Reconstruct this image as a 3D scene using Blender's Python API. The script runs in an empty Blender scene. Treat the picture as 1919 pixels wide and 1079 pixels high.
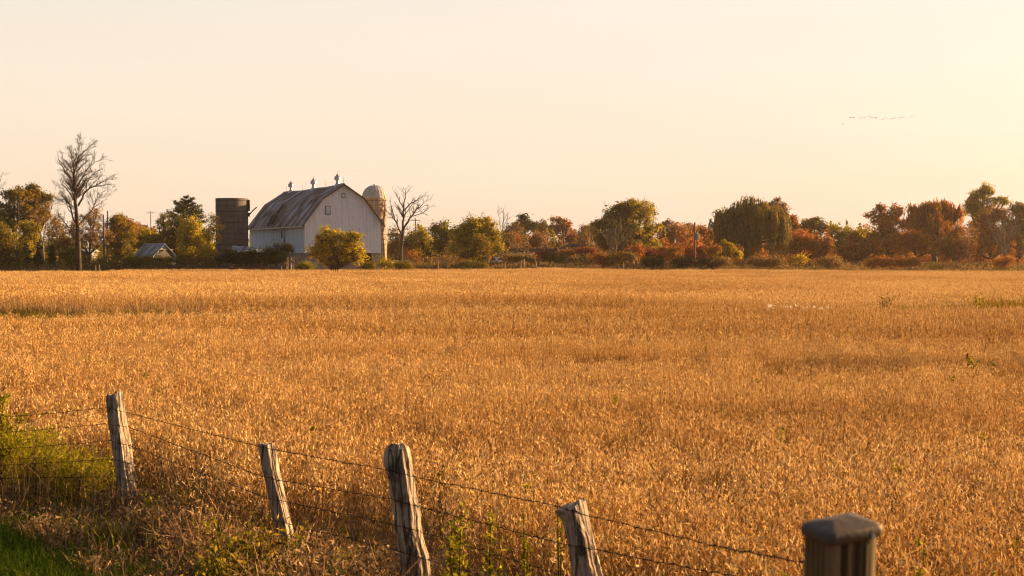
import bpy, math
import numpy as np
from mathutils import Vector, Matrix

SC = bpy.context.scene
COL = SC.collection
rng = np.random.default_rng(11)
R = math.radians

# ------------------------------------------------------------------ camera
FPX, PW, PH, HOR, CAMZ = 2637.0, 1919.0, 1079.0, 480.0, 2.7
PITCH = math.atan((PH / 2 - HOR) / FPX)
_cp, _sp = math.cos(PITCH), math.sin(PITCH)


def P(px, py, Y):
    """point of the world at forward distance Y seen at photo pixel px, py"""
    cx = (px - PW / 2) / FPX
    cy = (PH / 2 - py) / FPX
    d = np.array([cx, _cp + cy * _sp, -_sp + cy * _cp])
    t = Y / d[1]
    return np.array([d[0] * t, Y, CAMZ + d[2] * t])


def X_at(px, Y):
    return (px - PW / 2) / FPX * Y


cam = bpy.data.cameras.new('camera')
cam.sensor_width = 36.0
cam.lens = FPX / PW * 36.0
cam.clip_start = 0.1
cam.clip_end = 12000
cam.dof.use_dof = True
cam.dof.focus_distance = 120.0
cam.dof.aperture_fstop = 7.1
cam_o = bpy.data.objects.new('camera', cam)
COL.objects.link(cam_o)
cam_o.location = (0, 0, CAMZ)
cam_o.rotation_euler = (R(90) - PITCH, 0, 0)
SC.camera = cam_o

# ------------------------------------------------------------------ light
SUN_AZ, SUN_EL = R(64), R(14)
sun = bpy.data.lights.new('sun', 'SUN')
sun.energy = 5.0
sun.angle = R(0.6)
sun.color = (1.0, 0.64, 0.31)
sun_o = bpy.data.objects.new('sun', sun)
COL.objects.link(sun_o)
sdir = Vector((math.sin(SUN_AZ) * math.cos(SUN_EL), math.cos(SUN_AZ) * math.cos(SUN_EL), math.sin(SUN_EL)))
sun_o.rotation_euler = (-sdir).to_track_quat('-Z', 'Y').to_euler()
sun_o.location = (200, 120, 120)

SC.view_settings.view_transform = 'Standard'
SC.view_settings.look = 'None'
EXPO = 1.85
SC.view_settings.exposure = EXPO
SC.view_settings.gamma = 1.0
SC.view_settings.use_curve_mapping = False
SC.cycles.use_denoising = True
SC.cycles.filter_width = 1.1
SC.cycles.max_bounces = 6
SC.cycles.diffuse_bounces = 3
SC.cycles.transmission_bounces = 3
SC.cycles.volume_bounces = 0
SC.cycles.use_adaptive_sampling = True
SC.cycles.adaptive_threshold = 0.02
SC.cycles.sample_clamp_indirect = 4.0


# ------------------------------------------------------------------ nodes
class NT:
    def __init__(self, tree):
        self.t = tree
        tree.nodes.clear()

    def n(self, typ, **kw):
        nd = self.t.nodes.new(typ)
        ins = kw.pop('ins', {})
        for k, v in kw.items():
            setattr(nd, k, v)
        for k, v in ins.items():
            if isinstance(v, bpy.types.NodeSocket):
                self.t.links.new(v, nd.inputs[k])
            else:
                nd.inputs[k].default_value = v
        return nd

    def link(self, a, b):
        self.t.links.new(a, b)

    def math(self, op, a, b=None, clamp=False):
        ins = {0: a}
        if b is not None:
            ins[1] = b
        return self.n('ShaderNodeMath', operation=op, use_clamp=clamp, ins=ins).outputs[0]

    def mix(self, fac, a, b, blend='MIX'):
        nd = self.n('ShaderNodeMix', data_type='RGBA', blend_type=blend)
        for k, v in ((0, fac), (6, a), (7, b)):
            if isinstance(v, bpy.types.NodeSocket):
                self.link(v, nd.inputs[k])
            else:
                nd.inputs[k].default_value = v if k == 0 else (tuple(v) + (1,) if len(v) == 3 else v)
        return nd.outputs[2]

    def ramp(self, fac, stops, interp='LINEAR'):
        nd = self.n('ShaderNodeValToRGB')
        cr = nd.color_ramp
        cr.interpolation = interp
        while len(cr.elements) < len(stops):
            cr.elements.new(0.5)
        for e, (p, c) in zip(cr.elements, stops):
            e.position = p
            e.color = tuple(c) + (1,) if len(c) == 3 else c
        self.link(fac, nd.inputs[0])
        return nd.outputs[0]

    def noise(self, vec=None, scale=5, detail=4, rough=0.55, dim='3D'):
        nd = self.n('ShaderNodeTexNoise', noise_dimensions=dim,
                    ins={'Scale': scale, 'Detail': detail, 'Roughness': rough})
        if vec is not None:
            self.link(vec, nd.inputs['Vector'])
        return nd.outputs[0]

    def mapping(self, vec, scale=(1, 1, 1), rot=(0, 0, 0), loc=(0, 0, 0)):
        return self.n('ShaderNodeMapping', ins={'Vector': vec, 'Scale': scale, 'Rotation': rot, 'Location': loc}).outputs[0]


def new_mat(name):
    m = bpy.data.materials.new(name)
    m.use_nodes = True
    return m, NT(m.node_tree)


MATS = {}


def leaf_mat(name, c0, c1, c2, trans=0.3, patch=None):
    """foliage: colour picked per leaf from attribute tint, part of the light passes through"""
    m, t = new_mat(name)
    at = t.n('ShaderNodeAttribute', attribute_name='tint').outputs['Fac']
    col = t.ramp(at, [(0.05, c0), (0.5, c1), (0.95, c2)])
    if patch:
        pos = t.n('ShaderNodeNewGeometry').outputs['Position']
        nz = t.noise(t.mapping(pos, scale=patch[0]), scale=1.0, detail=3)
        f = t.ramp(nz, [(0.42, (0, 0, 0)), (0.62, (1, 1, 1))])
        col = t.mix(f, col, t.mix(1.0, col, patch[1], 'MULTIPLY'))
    d = t.n('ShaderNodeBsdfDiffuse', ins={'Color': col}).outputs[0]
    tr = t.n('ShaderNodeBsdfTranslucent', ins={'Color': col}).outputs[0]
    mx = t.n('ShaderNodeMixShader', ins={0: trans, 1: d, 2: tr}).outputs[0]
    o = t.n('ShaderNodeOutputMaterial')
    t.link(mx, o.inputs[0])
    MATS[name] = m
    return m


def plain_mat(name, c0, c1=None, scale=6, rough=0.8, metal=0.0, stretch=(1, 1, 1), bump=0.0, lo=0.35, hi=0.65, bscale=None, matte=False):
    m, t = new_mat(name)
    co = t.n('ShaderNodeTexCoord').outputs['Object']
    nz = t.noise(t.mapping(co, scale=stretch), scale=scale, detail=5)
    col = t.ramp(nz, [(lo, c0), (hi, c1 or c0)])
    if matte:
        b = t.n('ShaderNodeBsdfDiffuse', ins={'Color': col, 'Roughness': .3})
    else:
        b = t.n('ShaderNodeBsdfPrincipled', ins={'Base Color': col, 'Roughness': rough, 'Metallic': metal, 'Specular IOR Level': 0.12})
    if bump:
        nb = t.noise(t.mapping(co, scale=stretch), scale=bscale or scale * 3, detail=4)
        bp = t.n('ShaderNodeBump', ins={'Strength': bump, 'Distance': 0.02, 'Height': nb})
        t.link(bp.outputs[0], b.inputs['Normal'])
    o = t.n('ShaderNodeOutputMaterial')
    t.link(b.outputs[0], o.inputs[0])
    MATS[name] = m
    return m


# ------------------------------------------------------------------ mesh helpers
class MB:
    def __init__(self):
        self.v, self.f, self.n = [], [], 0

    def add(self, v, f):
        v = np.asarray(v, float).reshape(-1, 3)
        self.v.append(v)
        self.f += [tuple(i + self.n for i in q) for q in f]
        self.n += len(v)
        return self

    def box(self, x0, y0, z0, x1, y1, z1):
        v = [(x, y, z) for z in (z0, z1) for (x, y) in ((x0, y0), (x1, y0), (x1, y1), (x0, y1))]
        return self.add(v, [(3, 2, 1, 0), (4, 5, 6, 7), (0, 1, 5, 4), (1, 2, 6, 5), (2, 3, 7, 6), (3, 0, 4, 7)])

    def obox(self, c, ax, ay, az):
        c, ax, ay, az = (np.asarray(q, float) for q in (c, ax, ay, az))
        v = [c + sx * ax + sy * ay + sz * az for sz in (-1, 1) for (sx, sy) in ((-1, -1), (1, -1), (1, 1), (-1, 1))]
        return self.add(v, [(3, 2, 1, 0), (4, 5, 6, 7), (0, 1, 5, 4), (1, 2, 6, 5), (2, 3, 7, 6), (3, 0, 4, 7)])

    def prism(self, poly, d):
        """extrude a closed 3-D polygon by vector d"""
        p = np.asarray(poly, float)
        n = len(p)
        v = np.vstack([p, p + np.asarray(d, float)])
        f = [tuple(range(n))[::-1], tuple(range(n, 2 * n))]
        f += [(i, (i + 1) % n, (i + 1) % n + n, i + n) for i in range(n)]
        return self.add(v, f)

    def tube(self, pts, radii, k=6, cap=True):
        pts = np.asarray(pts, float)
        m = len(pts)
        rad = np.broadcast_to(np.asarray(radii, float), (m,))
        tan = np.gradient(pts, axis=0)
        tan /= np.linalg.norm(tan, axis=1, keepdims=True) + 1e-9
        ref = np.array([0, 0, 1.0]) if abs(tan[0][2]) < 0.9 else np.array([1.0, 0, 0])
        u = np.cross(tan, ref)
        u /= np.linalg.norm(u, axis=1, keepdims=True) + 1e-9
        w = np.cross(tan, u)
        a = np.arange(k) / k * 2 * math.pi
        ring = (np.cos(a)[None, :, None] * u[:, None, :] + np.sin(a)[None, :, None] * w[:, None, :])
        v = (pts[:, None, :] + ring * rad[:, None, None]).reshape(-1, 3)
        f = [(i * k + j, i * k + (j + 1) % k, (i + 1) * k + (j + 1) % k, (i + 1) * k + j) for i in range(m - 1) for j in range(k)]
        if cap:
            f += [tuple(range(k))[::-1], tuple((m - 1) * k + j for j in range(k))]
        return self.add(v, f)

    def lathe(self, prof, c=(0, 0, 0), k=24):
        """prof: (radius, z) list, turned about the vertical through c"""
        a = np.arange(k) / k * 2 * math.pi
        v, f = [], []
        for r, z in prof:
            v += [(c[0] + r * math.cos(t), c[1] + r * math.sin(t), c[2] + z) for t in a]
        m = len(prof)
        f = [(i * k + j, i * k + (j + 1) % k, (i + 1) * k + (j + 1) % k, (i + 1) * k + j) for i in range(m - 1) for j in range(k)]
        return self.add(v, f)

    def build(self, name, mat, parent=None, smooth=False, origin=None):
        me = bpy.data.meshes.new(name)
        v = np.vstack(self.v)
        if origin is not None:
            v = v - np.asarray(origin, float)
        me.from_pydata(v.tolist(), [], self.f)
        if smooth:
            me.polygons.foreach_set('use_smooth', [True] * len(me.polygons))
        me.update()
        return link_obj(name, me, mat, parent)


def link_obj(name, me, mat, parent=None):
    if mat is not None:
        me.materials.append(MATS[mat] if isinstance(mat, str) else mat)
    o = bpy.data.objects.new(name, me)
    COL.objects.link(o)
    if parent is not None:
        o.parent = parent
    return o


def quads_mesh(name, V, tint, nv=4, faces=None):
    """V: (n, nv, 3) array of n separate pieces; faces: index list within a piece"""
    n = len(V)
    faces = faces if faces is not None else [tuple(range(nv))]
    me = bpy.data.meshes.new(name)
    me.vertices.add(n * nv)
    me.vertices.foreach_set('co', V.reshape(-1).astype(np.float32))
    fl = np.array([len(f) for f in faces])
    one = np.concatenate([np.array(f) for f in faces])
    idx = (np.arange(n)[:, None] * nv + one[None, :]).reshape(-1)
    me.loops.add(len(idx))
    me.loops.foreach_set('vertex_index', idx.astype(np.int32))
    tot = np.tile(fl, n)
    st = np.concatenate([[0], np.cumsum(tot)[:-1]])
    me.polygons.add(len(tot))
    me.polygons.foreach_set('loop_start', st.astype(np.int32))
    me.update(calc_edges=True)
    at = me.attributes.new('tint', 'FLOAT', 'POINT')
    at.data.foreach_set('value', np.repeat(np.clip(tint, 0, 1), nv).astype(np.float32))
    return me


def tag(o, label=None, cat=None, group=None, kind=None):
    if label:
        o['label'] = label
    if cat:
        o['category'] = cat
    if group:
        o['group'] = group
    if kind:
        o['kind'] = kind
    return o


def thing(name, label, cat, loc, group=None, rotz=0.0):
    o = bpy.data.objects.new(name, None)
    COL.objects.link(o)
    o.empty_display_size = 0.3
    o.location = tuple(float(q) for q in loc)
    o.rotation_euler = (0, 0, rotz)
    return tag(o, label, cat, group)


def copy_tree(o, parent=None):
    c = o.copy()
    COL.objects.link(c)
    if parent is not None:
        c.parent = parent
    for ch in list(o.children):
        copy_tree(ch, c)
    return c


def unit(v):
    v = np.asarray(v, float)
    return v / (np.linalg.norm(v, axis=-1, keepdims=True) + 1e-9)


# ------------------------------------------------------------------ terrain
EDGE_PX = [-400, 0, 180, 330, 480, 600, 720, 860, 980, 1050, 1200, 1500, 1919, 2400]
EDGE_PY = [508.5, 508, 507, 504.5, 504, 505, 503.5, 504.5, 505.5, 502, 503, 505, 507.5, 509]


def edge(px):
    return 1.92 * FPX / (np.interp(px, EDGE_PX, EDGE_PY) - HOR)


def sstep(a, b, x):
    t = np.clip((x - a) / (b - a), 0, 1)
    return t * t * (3 - 2 * t)


def swale_y(X):
    return 54.0 + 0.10 * (X + 20) + 0.8 * np.sin(X / 9.0)


def swale_w(X):
    return 0.55 + 2.0 * sstep(-16.5, -19, X) + 1.6 * sstep(17, 21, X)


def gz(X, Y):
    X, Y = np.asarray(X, float), np.asarray(Y, float)
    px = X / np.maximum(Y, 1) * FPX + PW / 2
    e = edge(px)
    z = 1.25 * sstep(e, e + 24, Y)
    z = z + 0.85 * (1 - sstep(0, 14, Y))
    und = (0.12 * np.sin(X / 11.0 + Y / 7.3) + 0.10 * np.sin(Y / 5.1 - X / 31.0 + 1.0) + 0.06 * np.sin(X / 5.3 - Y / 9.7 + 2.0))
    z = z + und * sstep(16, 30, Y) * (1 - sstep(e - 12, e, Y))
    z = z - 0.2 * np.exp(-((Y - swale_y(X)) / 2.2) ** 2) * sstep(20, 35, Y)
    return z


FENCE_A, FENCE_B = np.array([0.36, 7.5]), np.array([-4.13, 14.9])
FDIR = (FENCE_B - FENCE_A) / np.linalg.norm(FENCE_B - FENCE_A)
FNRM = np.array([-FDIR[1], FDIR[0]])
if FNRM[0] > 0:
    FNRM = -FNRM


def fence_s(X, Y):
    """signed distance to the fence line, positive on the road side"""
    s1 = (X - FENCE_A[0]) * FNRM[0] + (Y - FENCE_A[1]) * FNRM[1]
    s2 = FENCE_B[1] + .06 * (X - FENCE_B[0]) - Y      # the fence turns left at the far post
    return np.minimum(s1, s2)
# ------------------------------------------------------------------ materials
leaf_mat('leaf_olive', (.055, .052, .010), (.165, .138, .019), (.40, .295, .032), trans=.38, patch=((.18, .18, .18), (1.25, .95, .7)))
leaf_mat('leaf_yellow_green', (.085, .080, .008), (.36, .27, .014), (.66, .46, .025), trans=.42)
leaf_mat('leaf_gold', (.15, .095, .007), (.52, .33, .016), (.78, .52, .035), trans=.42)
leaf_mat('leaf_orange', (.16, .070, .016), (.38, .16, .03), (.54, .26, .045), trans=.38)
leaf_mat('leaf_rust_flare', (.19, .058, .016), (.42, .135, .027), (.66, .31, .048), trans=.38, patch=((.13, .13, .16), (.78, .95, .7)))  # rust autumn leaves; part of the red stands in for lens flare
leaf_mat('leaf_red', (.10, .022, .012), (.23, .055, .020), (.38, .13, .03))
leaf_mat('leaf_brown', (.10, .058, .020), (.25, .15, .046), (.42, .25, .08), trans=.38)
leaf_mat('leaf_pine', (.032, .036, .009), (.080, .074, .015), (.19, .155, .025), trans=0.2)
leaf_mat('leaf_amber', (.11, .085, .007), (.44, .32, .014), (.74, .55, .032), trans=.42)
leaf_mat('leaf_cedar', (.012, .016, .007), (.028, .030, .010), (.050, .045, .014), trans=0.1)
leaf_mat('leaf_willow', (.095, .070, .018), (.225, .160, .032), (.40, .275, .05))
leaf_mat('leaf_weed', (.085, .085, .008), (.23, .20, .013), (.46, .37, .025), trans=0.45)
leaf_mat('grass_green', (.026, .046, .004), (.052, .088, .007), (.11, .125, .014), trans=0.3)
leaf_mat('grass_dry', (.06, .032, .014), (.25, .14, .058), (.56, .37, .19), trans=0.3)
leaf_mat('grass_rough', (.10, .055, .018), (.24, .135, .045), (.40, .25, .09), patch=((.12, .3, .3), (.42, .5, .30)))
leaf_mat('soy', (.25, .124, .033), (.63, .385, .138), (.86, .63, .305), trans=0.18, patch=((.055, .16, .2), (.80, .72, .62)))
leaf_mat('fluff', (.7, .62, .5), (.85, .8, .72), (.95, .92, .88), trans=0.3)
leaf_mat('far_wood', (.09, .058, .021), (.20, .125, .040), (.36, .22, .07), patch=((.09, .09, .09), (.75, 1.0, .8)))

plain_mat('bark', (.045, .030, .018), (.13, .085, .055), scale=3, stretch=(3, 3, .4), bump=.5)
plain_mat('bark_grey', (.10, .075, .052), (.22, .165, .115), scale=3, stretch=(3, 3, .4), bump=.4)
plain_mat('twig', (.035, .022, .014), (.09, .06, .04), scale=2)
plain_mat('pole_wood', (.09, .068, .05), (.19, .145, .108), scale=4, stretch=(4, 4, .2), bump=.3)
plain_mat('dark_metal', (.02, .018, .016), (.06, .04, .03), scale=20, rough=.6, metal=.6)
plain_mat('wire', (.020, .012, .008), (.05, .028, .016), scale=40, rough=.7, metal=.4)
plain_mat('cable', (.16, .13, .11), (.2, .17, .14), scale=4, rough=.7)
plain_mat('grey_metal', (.18, .19, .21), (.26, .27, .29), scale=4)
plain_mat('dome_metal', (.30, .28, .26), (.44, .41, .37), scale=2, rough=.6, metal=.15)
plain_mat('light_metal', (.42, .43, .46), (.60, .61, .64), scale=3, rough=.4, metal=.5)
plain_mat('dark_void', (.008, .007, .006), (.02, .017, .014), scale=3, rough=.9)
plain_mat('stone', (.18, .16, .14), (.36, .32, .28), scale=1.6, bump=.8, bscale=3)
plain_mat('goose', (.02, .012, .007), (.05, .03, .016), scale=4)
plain_mat('old_trim', (.07, .045, .03), (.13, .09, .06), scale=5)
plain_mat('white_paint', (.60, .59, .57), (.78, .77, .75), scale=2)
plain_mat('bare_wood', (.20, .14, .09), (.40, .30, .20), scale=5, stretch=(5, 5, .3), bump=.4)
plain_mat('shingle', (.022, .018, .016), (.045, .037, .033), scale=6, bump=.5, matte=True)
plain_mat('brick', (.20, .10, .07), (.32, .17, .11), scale=3, bump=.3)
plain_mat('glass', (.03, .035, .045), (.05, .055, .065), scale=1, rough=.08)
plain_mat('car_paint', (.55, .56, .58), (.6, .61, .63), scale=1, rough=.25, metal=.2)
plain_mat('rubber', (.012, .012, .012), (.02, .02, .02), scale=8)
plain_mat('plastic_cap', (.066, .046, .034), (.115, .083, .062), scale=9, rough=.55, lo=.2, hi=.8, bump=.12, bscale=60)
plain_mat('plastic_body', (.115, .080, .040), (.20, .145, .078), scale=14, rough=.5, stretch=(1, 1, .35), lo=.3, hi=.75, bump=.1, bscale=50)


def board_mat(name, base, dark, stain, board=0.22, lo=.50, hi=.72, metal=0.0):
    """painted vertical boards: gaps, peeling and water stains, in object space (x and y along the wall)"""
    m, t = new_mat(name)
    co = t.n('ShaderNodeTexCoord').outputs['Object']
    sep = t.n('ShaderNodeSeparateXYZ', ins={0: co})
    u = t.math('ADD', sep.outputs[0], sep.outputs[1])
    fr = t.math('FRACT', t.math('DIVIDE', u, board))
    gap = t.math('LESS_THAN', fr, 0.09)
    bid = t.math('FLOOR', t.math('DIVIDE', u, board))
    wn = t.n('ShaderNodeTexWhiteNoise', noise_dimensions='1D', ins={'W': bid}).outputs[0]
    st = t.noise(t.mapping(co, scale=(2.2, 2.2, .22)), scale=1.0, detail=6, rough=.65)
    st2 = t.noise(t.mapping(co, scale=(9, 9, .9)), scale=1.0, detail=4)
    pe = t.noise(t.mapping(co, scale=(1.1, 1.1, .8)), scale=1.6, detail=6, rough=.7)
    col = t.mix(t.ramp(st, [(lo, (0, 0, 0)), (hi, (1, 1, 1))]), base, stain)
    col = t.mix(t.math('MULTIPLY', wn, 0.22), col, stain)
    pk = t.ramp(t.math('ADD', t.math('MULTIPLY', pe, .62), t.math('MULTIPLY', st2, .38)), [(.565, (0, 0, 0)), (.63, (1, 1, 1))])
    col = t.mix(t.math('MULTIPLY', pk, .8), col, dark)
    col = t.mix(t.math('MULTIPLY', gap, .55), col, dark)
    b = t.n('ShaderNodeBsdfPrincipled', ins={'Base Color': col, 'Roughness': .75, 'Metallic': metal, 'Specular IOR Level': .25})
    bp = t.n('ShaderNodeBump', ins={'Strength': .6, 'Distance': .03, 'Height': t.math('SUBTRACT', st2, gap)})
    t.link(bp.outputs[0], b.inputs['Normal'])
    o = t.n('ShaderNodeOutputMaterial')
    t.link(b.outputs[0], o.inputs[0])
    MATS[name] = m


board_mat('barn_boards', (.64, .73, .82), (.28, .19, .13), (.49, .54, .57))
board_mat('barn_boards_side', (.56, .69, .80), (.20, .19, .19), (.32, .39, .46))  # bluer, darker copy of the gable boards; the wall's cool shade is coloured in
board_mat('shed_boards', (.50, .55, .62), (.20, .17, .15), (.34, .36, .40), board=.18)
board_mat('grey_door', (.15, .12, .095), (.06, .045, .035), (.10, .085, .07), board=.2)
board_mat('house_siding', (.34, .32, .31), (.16, .13, .11), (.24, .22, .21), board=.3)


def roof_mat(name, axis, steel, rust, dark, sheet=.75, bias=.5):
    """old metal sheets running down the slope, streaked with rust; axis = object axis along the eaves"""
    m, t = new_mat(name)
    co = t.n('ShaderNodeTexCoord').outputs['Object']
    sep = t.n('ShaderNodeSeparateXYZ', ins={0: co})
    u = sep.outputs[axis]
    bid = t.math('FLOOR', t.math('DIVIDE', u, sheet))
    fr = t.math('FRACT', t.math('DIVIDE', u, sheet))
    wn = t.n('ShaderNodeTexWhiteNoise', noise_dimensions='1D', ins={'W': bid}).outputs[0]
    sc = [.35, .35, .35]
    sc[axis] = 2.6
    st = t.noise(t.mapping(co, scale=tuple(sc)), scale=1.0, detail=6, rough=.62)
    pt = t.noise(co, scale=.28, detail=4, rough=.6)
    f = t.math('ADD', t.math('ADD', t.math('MULTIPLY', st, .55), t.math('MULTIPLY', pt, .50)), t.math('MULTIPLY', wn, .10))
    col = t.ramp(f, [(bias - .07, steel), (bias + .03, rust), (bias + .14, dark)])
    seam = t.math('LESS_THAN', fr, .07)
    col = t.mix(t.math('MULTIPLY', seam, .35), col, dark)
    cor = t.math('SINE', t.math('MULTIPLY', u, 2 * math.pi / .19))
    b = t.n('ShaderNodeBsdfDiffuse', ins={'Color': col, 'Roughness': .2})
    bp = t.n('ShaderNodeBump', ins={'Strength': .5, 'Distance': .02, 'Height': t.math('ADD', t.math('MULTIPLY', cor, .5), seam)})
    t.link(bp.outputs[0], b.inputs['Normal'])
    o = t.n('ShaderNodeOutputMaterial')
    t.link(b.outputs[0], o.inputs[0])
    MATS[name] = m


roof_mat('barn_roof', 1, (.36, .39, .44), (.175, .132, .106), (.080, .056, .044), bias=.55)
roof_mat('shed_roof', 1, (.34, .37, .42), (.22, .215, .22), (.13, .10, .08), sheet=.6, bias=.60)
roof_mat('wreck_roof', 0, (.26, .275, .30), (.16, .155, .155), (.05, .04, .035), sheet=.9, bias=.58)


def stave_mat(name, c0, c1, joint, metal=0.0):
    m, t = new_mat(name)
    co = t.n('ShaderNodeTexCoord').outputs['Object']
    sep = t.n('ShaderNodeSeparateXYZ', ins={0: co})
    ang = t.math('MULTIPLY', t.math('ARCTAN2', sep.outputs[1], sep.outputs[0]), 36 / (2 * math.pi))
    cell = t.math('FLOOR', ang)
    row = t.math('ADD', t.math('DIVIDE', sep.outputs[2], .75), t.math('MULTIPLY', t.math('MODULO', cell, 2.0), .5))
    wn = t.n('ShaderNodeTexWhiteNoise', noise_dimensions='2D',
             ins={'Vector': t.n('ShaderNodeCombineXYZ', ins={0: cell, 1: t.math('FLOOR', row)}).outputs[0]}).outputs[0]
    jn = t.math('MAXIMUM', t.math('LESS_THAN', t.math('FRACT', ang), .09), t.math('LESS_THAN', t.math('FRACT', row), .06))
    st = t.noise(t.mapping(co, scale=(1.2, 1.2, .25)), scale=1.4, detail=6)
    col = t.mix(t.ramp(st, [(.38, (0, 0, 0)), (.66, (1, 1, 1))]), c0, c1)
    col = t.mix(t.math('MULTIPLY', wn, .35), col, c1)
    col = t.mix(t.math('MULTIPLY', jn, .75), col, joint)
    b = t.n('ShaderNodeBsdfPrincipled', ins={'Base Color': col, 'Roughness': .85, 'Specular IOR Level': .2})
    bp = t.n('ShaderNodeBump', ins={'Strength': .5, 'Distance': .03, 'Height': t.math('SUBTRACT', 1.0, jn)})
    t.link(bp.outputs[0], b.inputs['Normal'])
    o = t.n('ShaderNodeOutputMaterial')
    t.link(b.outputs[0], o.inputs[0])
    MATS[name] = m


stave_mat('silo_stave', (.44, .32, .20), (.28, .195, .12), (.10, .07, .045))
stave_mat('silo_grey', (.155, .130, .112), (.118, .102, .090), (.072, .061, .053))


def post_mat(name, c0, c1, crack):
    m, t = new_mat(name)
    co = t.n('ShaderNodeTexCoord').outputs['Object']
    gr = t.noise(t.mapping(co, scale=(26, 26, 1.6)), scale=1.0, detail=6, rough=.65)
    bl = t.noise(co, scale=7, detail=4)
    vo = t.n('ShaderNodeTexVoronoi', feature='DISTANCE_TO_EDGE', ins={'Vector': t.mapping(co, scale=(13, 13, .7)), 'Scale': 1.0}).outputs['Distance']
    ck = t.ramp(vo, [(.015, (1, 1, 1)), (.06, (0, 0, 0))])
    col = t.mix(t.ramp(gr, [(.36, (0, 0, 0)), (.66, (1, 1, 1))]), c0, c1)
    col = t.mix(t.ramp(bl, [(.52, (0, 0, 0)), (.70, (.7, .7, .7))]), col, crack)
    col = t.mix(t.math('MULTIPLY', ck, .85), col, crack)
    b = t.n('ShaderNodeBsdfPrincipled', ins={'Base Color': col, 'Roughness': .85, 'Specular IOR Level': .15})
    h = t.math('SUBTRACT', gr, ck)
    bp = t.n('ShaderNodeBump', ins={'Strength': .55, 'Distance': .004, 'Height': h})
    t.link(bp.outputs[0], b.inputs['Normal'])
    o = t.n('ShaderNodeOutputMaterial')
    t.link(b.outputs[0], o.inputs[0])
    MATS[name] = m


post_mat('weathered_post', (.18, .13, .09), (.57, .44, .305), (.04, .027, .018))


def ground_mat():
    m, t = new_mat('ground')
    pos = t.n('ShaderNodeNewGeometry').outputs['Position']
    a = t.noise(pos, scale=.25, detail=6)
    b_ = t.noise(pos, scale=3.0, detail=6)
    col = t.ramp(a, [(.35, (.10, .058, .025)), (.52, (.17, .105, .045)), (.68, (.13, .11, .03))])
    col = t.mix(t.math('MULTIPLY', b_, .6), col, (.07, .045, .02))
    b = t.n('ShaderNodeBsdfPrincipled', ins={'Base Color': col, 'Roughness': .95, 'Specular IOR Level': .1})
    bp = t.n('ShaderNodeBump', ins={'Strength': .6, 'Distance': .05, 'Height': b_})
    t.link(bp.outputs[0], b.inputs['Normal'])
    o = t.n('ShaderNodeOutputMaterial')
    t.link(b.outputs[0], o.inputs[0])
    MATS['ground'] = m


ground_mat()


# ------------------------------------------------------------------ sky
def make_world():
    w = bpy.data.worlds.new('World')
    SC.world = w
    w.use_nodes = True
    t = NT(w.node_tree)
    sky = t.n('ShaderNodeTexSky', sky_type='NISHITA', sun_disc=False, sun_elevation=SUN_EL, sun_rotation=SUN_AZ,
              altitude=100, air_density=1.2, dust_density=3.0, ozone_density=1.0)
    d = t.n('ShaderNodeTexCoord').outputs['Generated']
    sep = t.n('ShaderNodeSeparateXYZ', ins={0: d})
    z = t.math('MAXIMUM', sep.outputs[2], 0.0)
    hor = t.n('ShaderNodeVectorMath', operation='NORMALIZE', ins={0: t.n('ShaderNodeCombineXYZ', ins={0: sep.outputs[0], 1: sep.outputs[1], 2: 0.0}).outputs[0]}).outputs[0]
    s = t.n('ShaderNodeVectorMath', operation='DOT_PRODUCT', ins={0: hor, 1: (math.sin(SUN_AZ), math.cos(SUN_AZ), 0)}).outputs['Value']
    # thin high veil of cloud: cream low down, paler up, whiter towards the sun
    left = t.ramp(z, [(0.0, (.985, .75, .53)), (.055, (.98, .785, .60)), (.11, (.965, .82, .675)), (.18, (.875, .80, .69)), (.42, (.50, .52, .56)), (1.0, (.22, .27, .36))])
    right = t.ramp(z, [(0.0, (.93, .70, .51)), (.055, (.92, .745, .60)), (.11, (.91, .765, .67)), (.18, (.90, .79, .715)), (.42, (.72, .70, .68)), (1.0, (.24, .28, .36))])
    f = t.n('ShaderNodeMapRange', ins={'Value': s, 'From Min': .20, 'From Max': .78}).outputs[0]
    veil = t.mix(f, left, right)
    back = t.ramp(z, [(0.0, (.19, .20, .235)), (.15, (.145, .175, .235)), (.6, (.105, .14, .22)), (1.0, (.14, .18, .26))])
    s2 = t.n('ShaderNodeVectorMath', operation='DOT_PRODUCT', ins={0: hor, 1: (math.sin(R(22)), math.cos(R(22)), 0)}).outputs['Value']
    fb = t.n('ShaderNodeMapRange', interpolation_type='SMOOTHSTEP', ins={'Value': s2, 'From Min': .72, 'From Max': -.25}).outputs[0]
    veil = t.mix(fb, veil, back)
    wisp = t.noise(t.mapping(d, scale=(3, 3, 26), rot=(0, .12, 0)), scale=1.0, detail=4)
    veil = t.mix(t.n('ShaderNodeMapRange', ins={'Value': wisp, 'From Min': .42, 'From Max': .7, 'To Max': .22}).outputs[0], veil, (1.0, .90, .78))
    b1 = t.n('ShaderNodeBackground', ins={'Color': sky.outputs[0], 'Strength': 0.05})
    b2 = t.n('ShaderNodeBackground', ins={'Color': veil, 'Strength': 1.13 / 2 ** EXPO})
    mx = t.n('ShaderNodeMixShader', ins={0: 0.88, 1: b1.outputs[0], 2: b2.outputs[0]})
    o = t.n('ShaderNodeOutputWorld')
    t.link(mx.outputs[0], o.inputs[0])


make_world()
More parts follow.
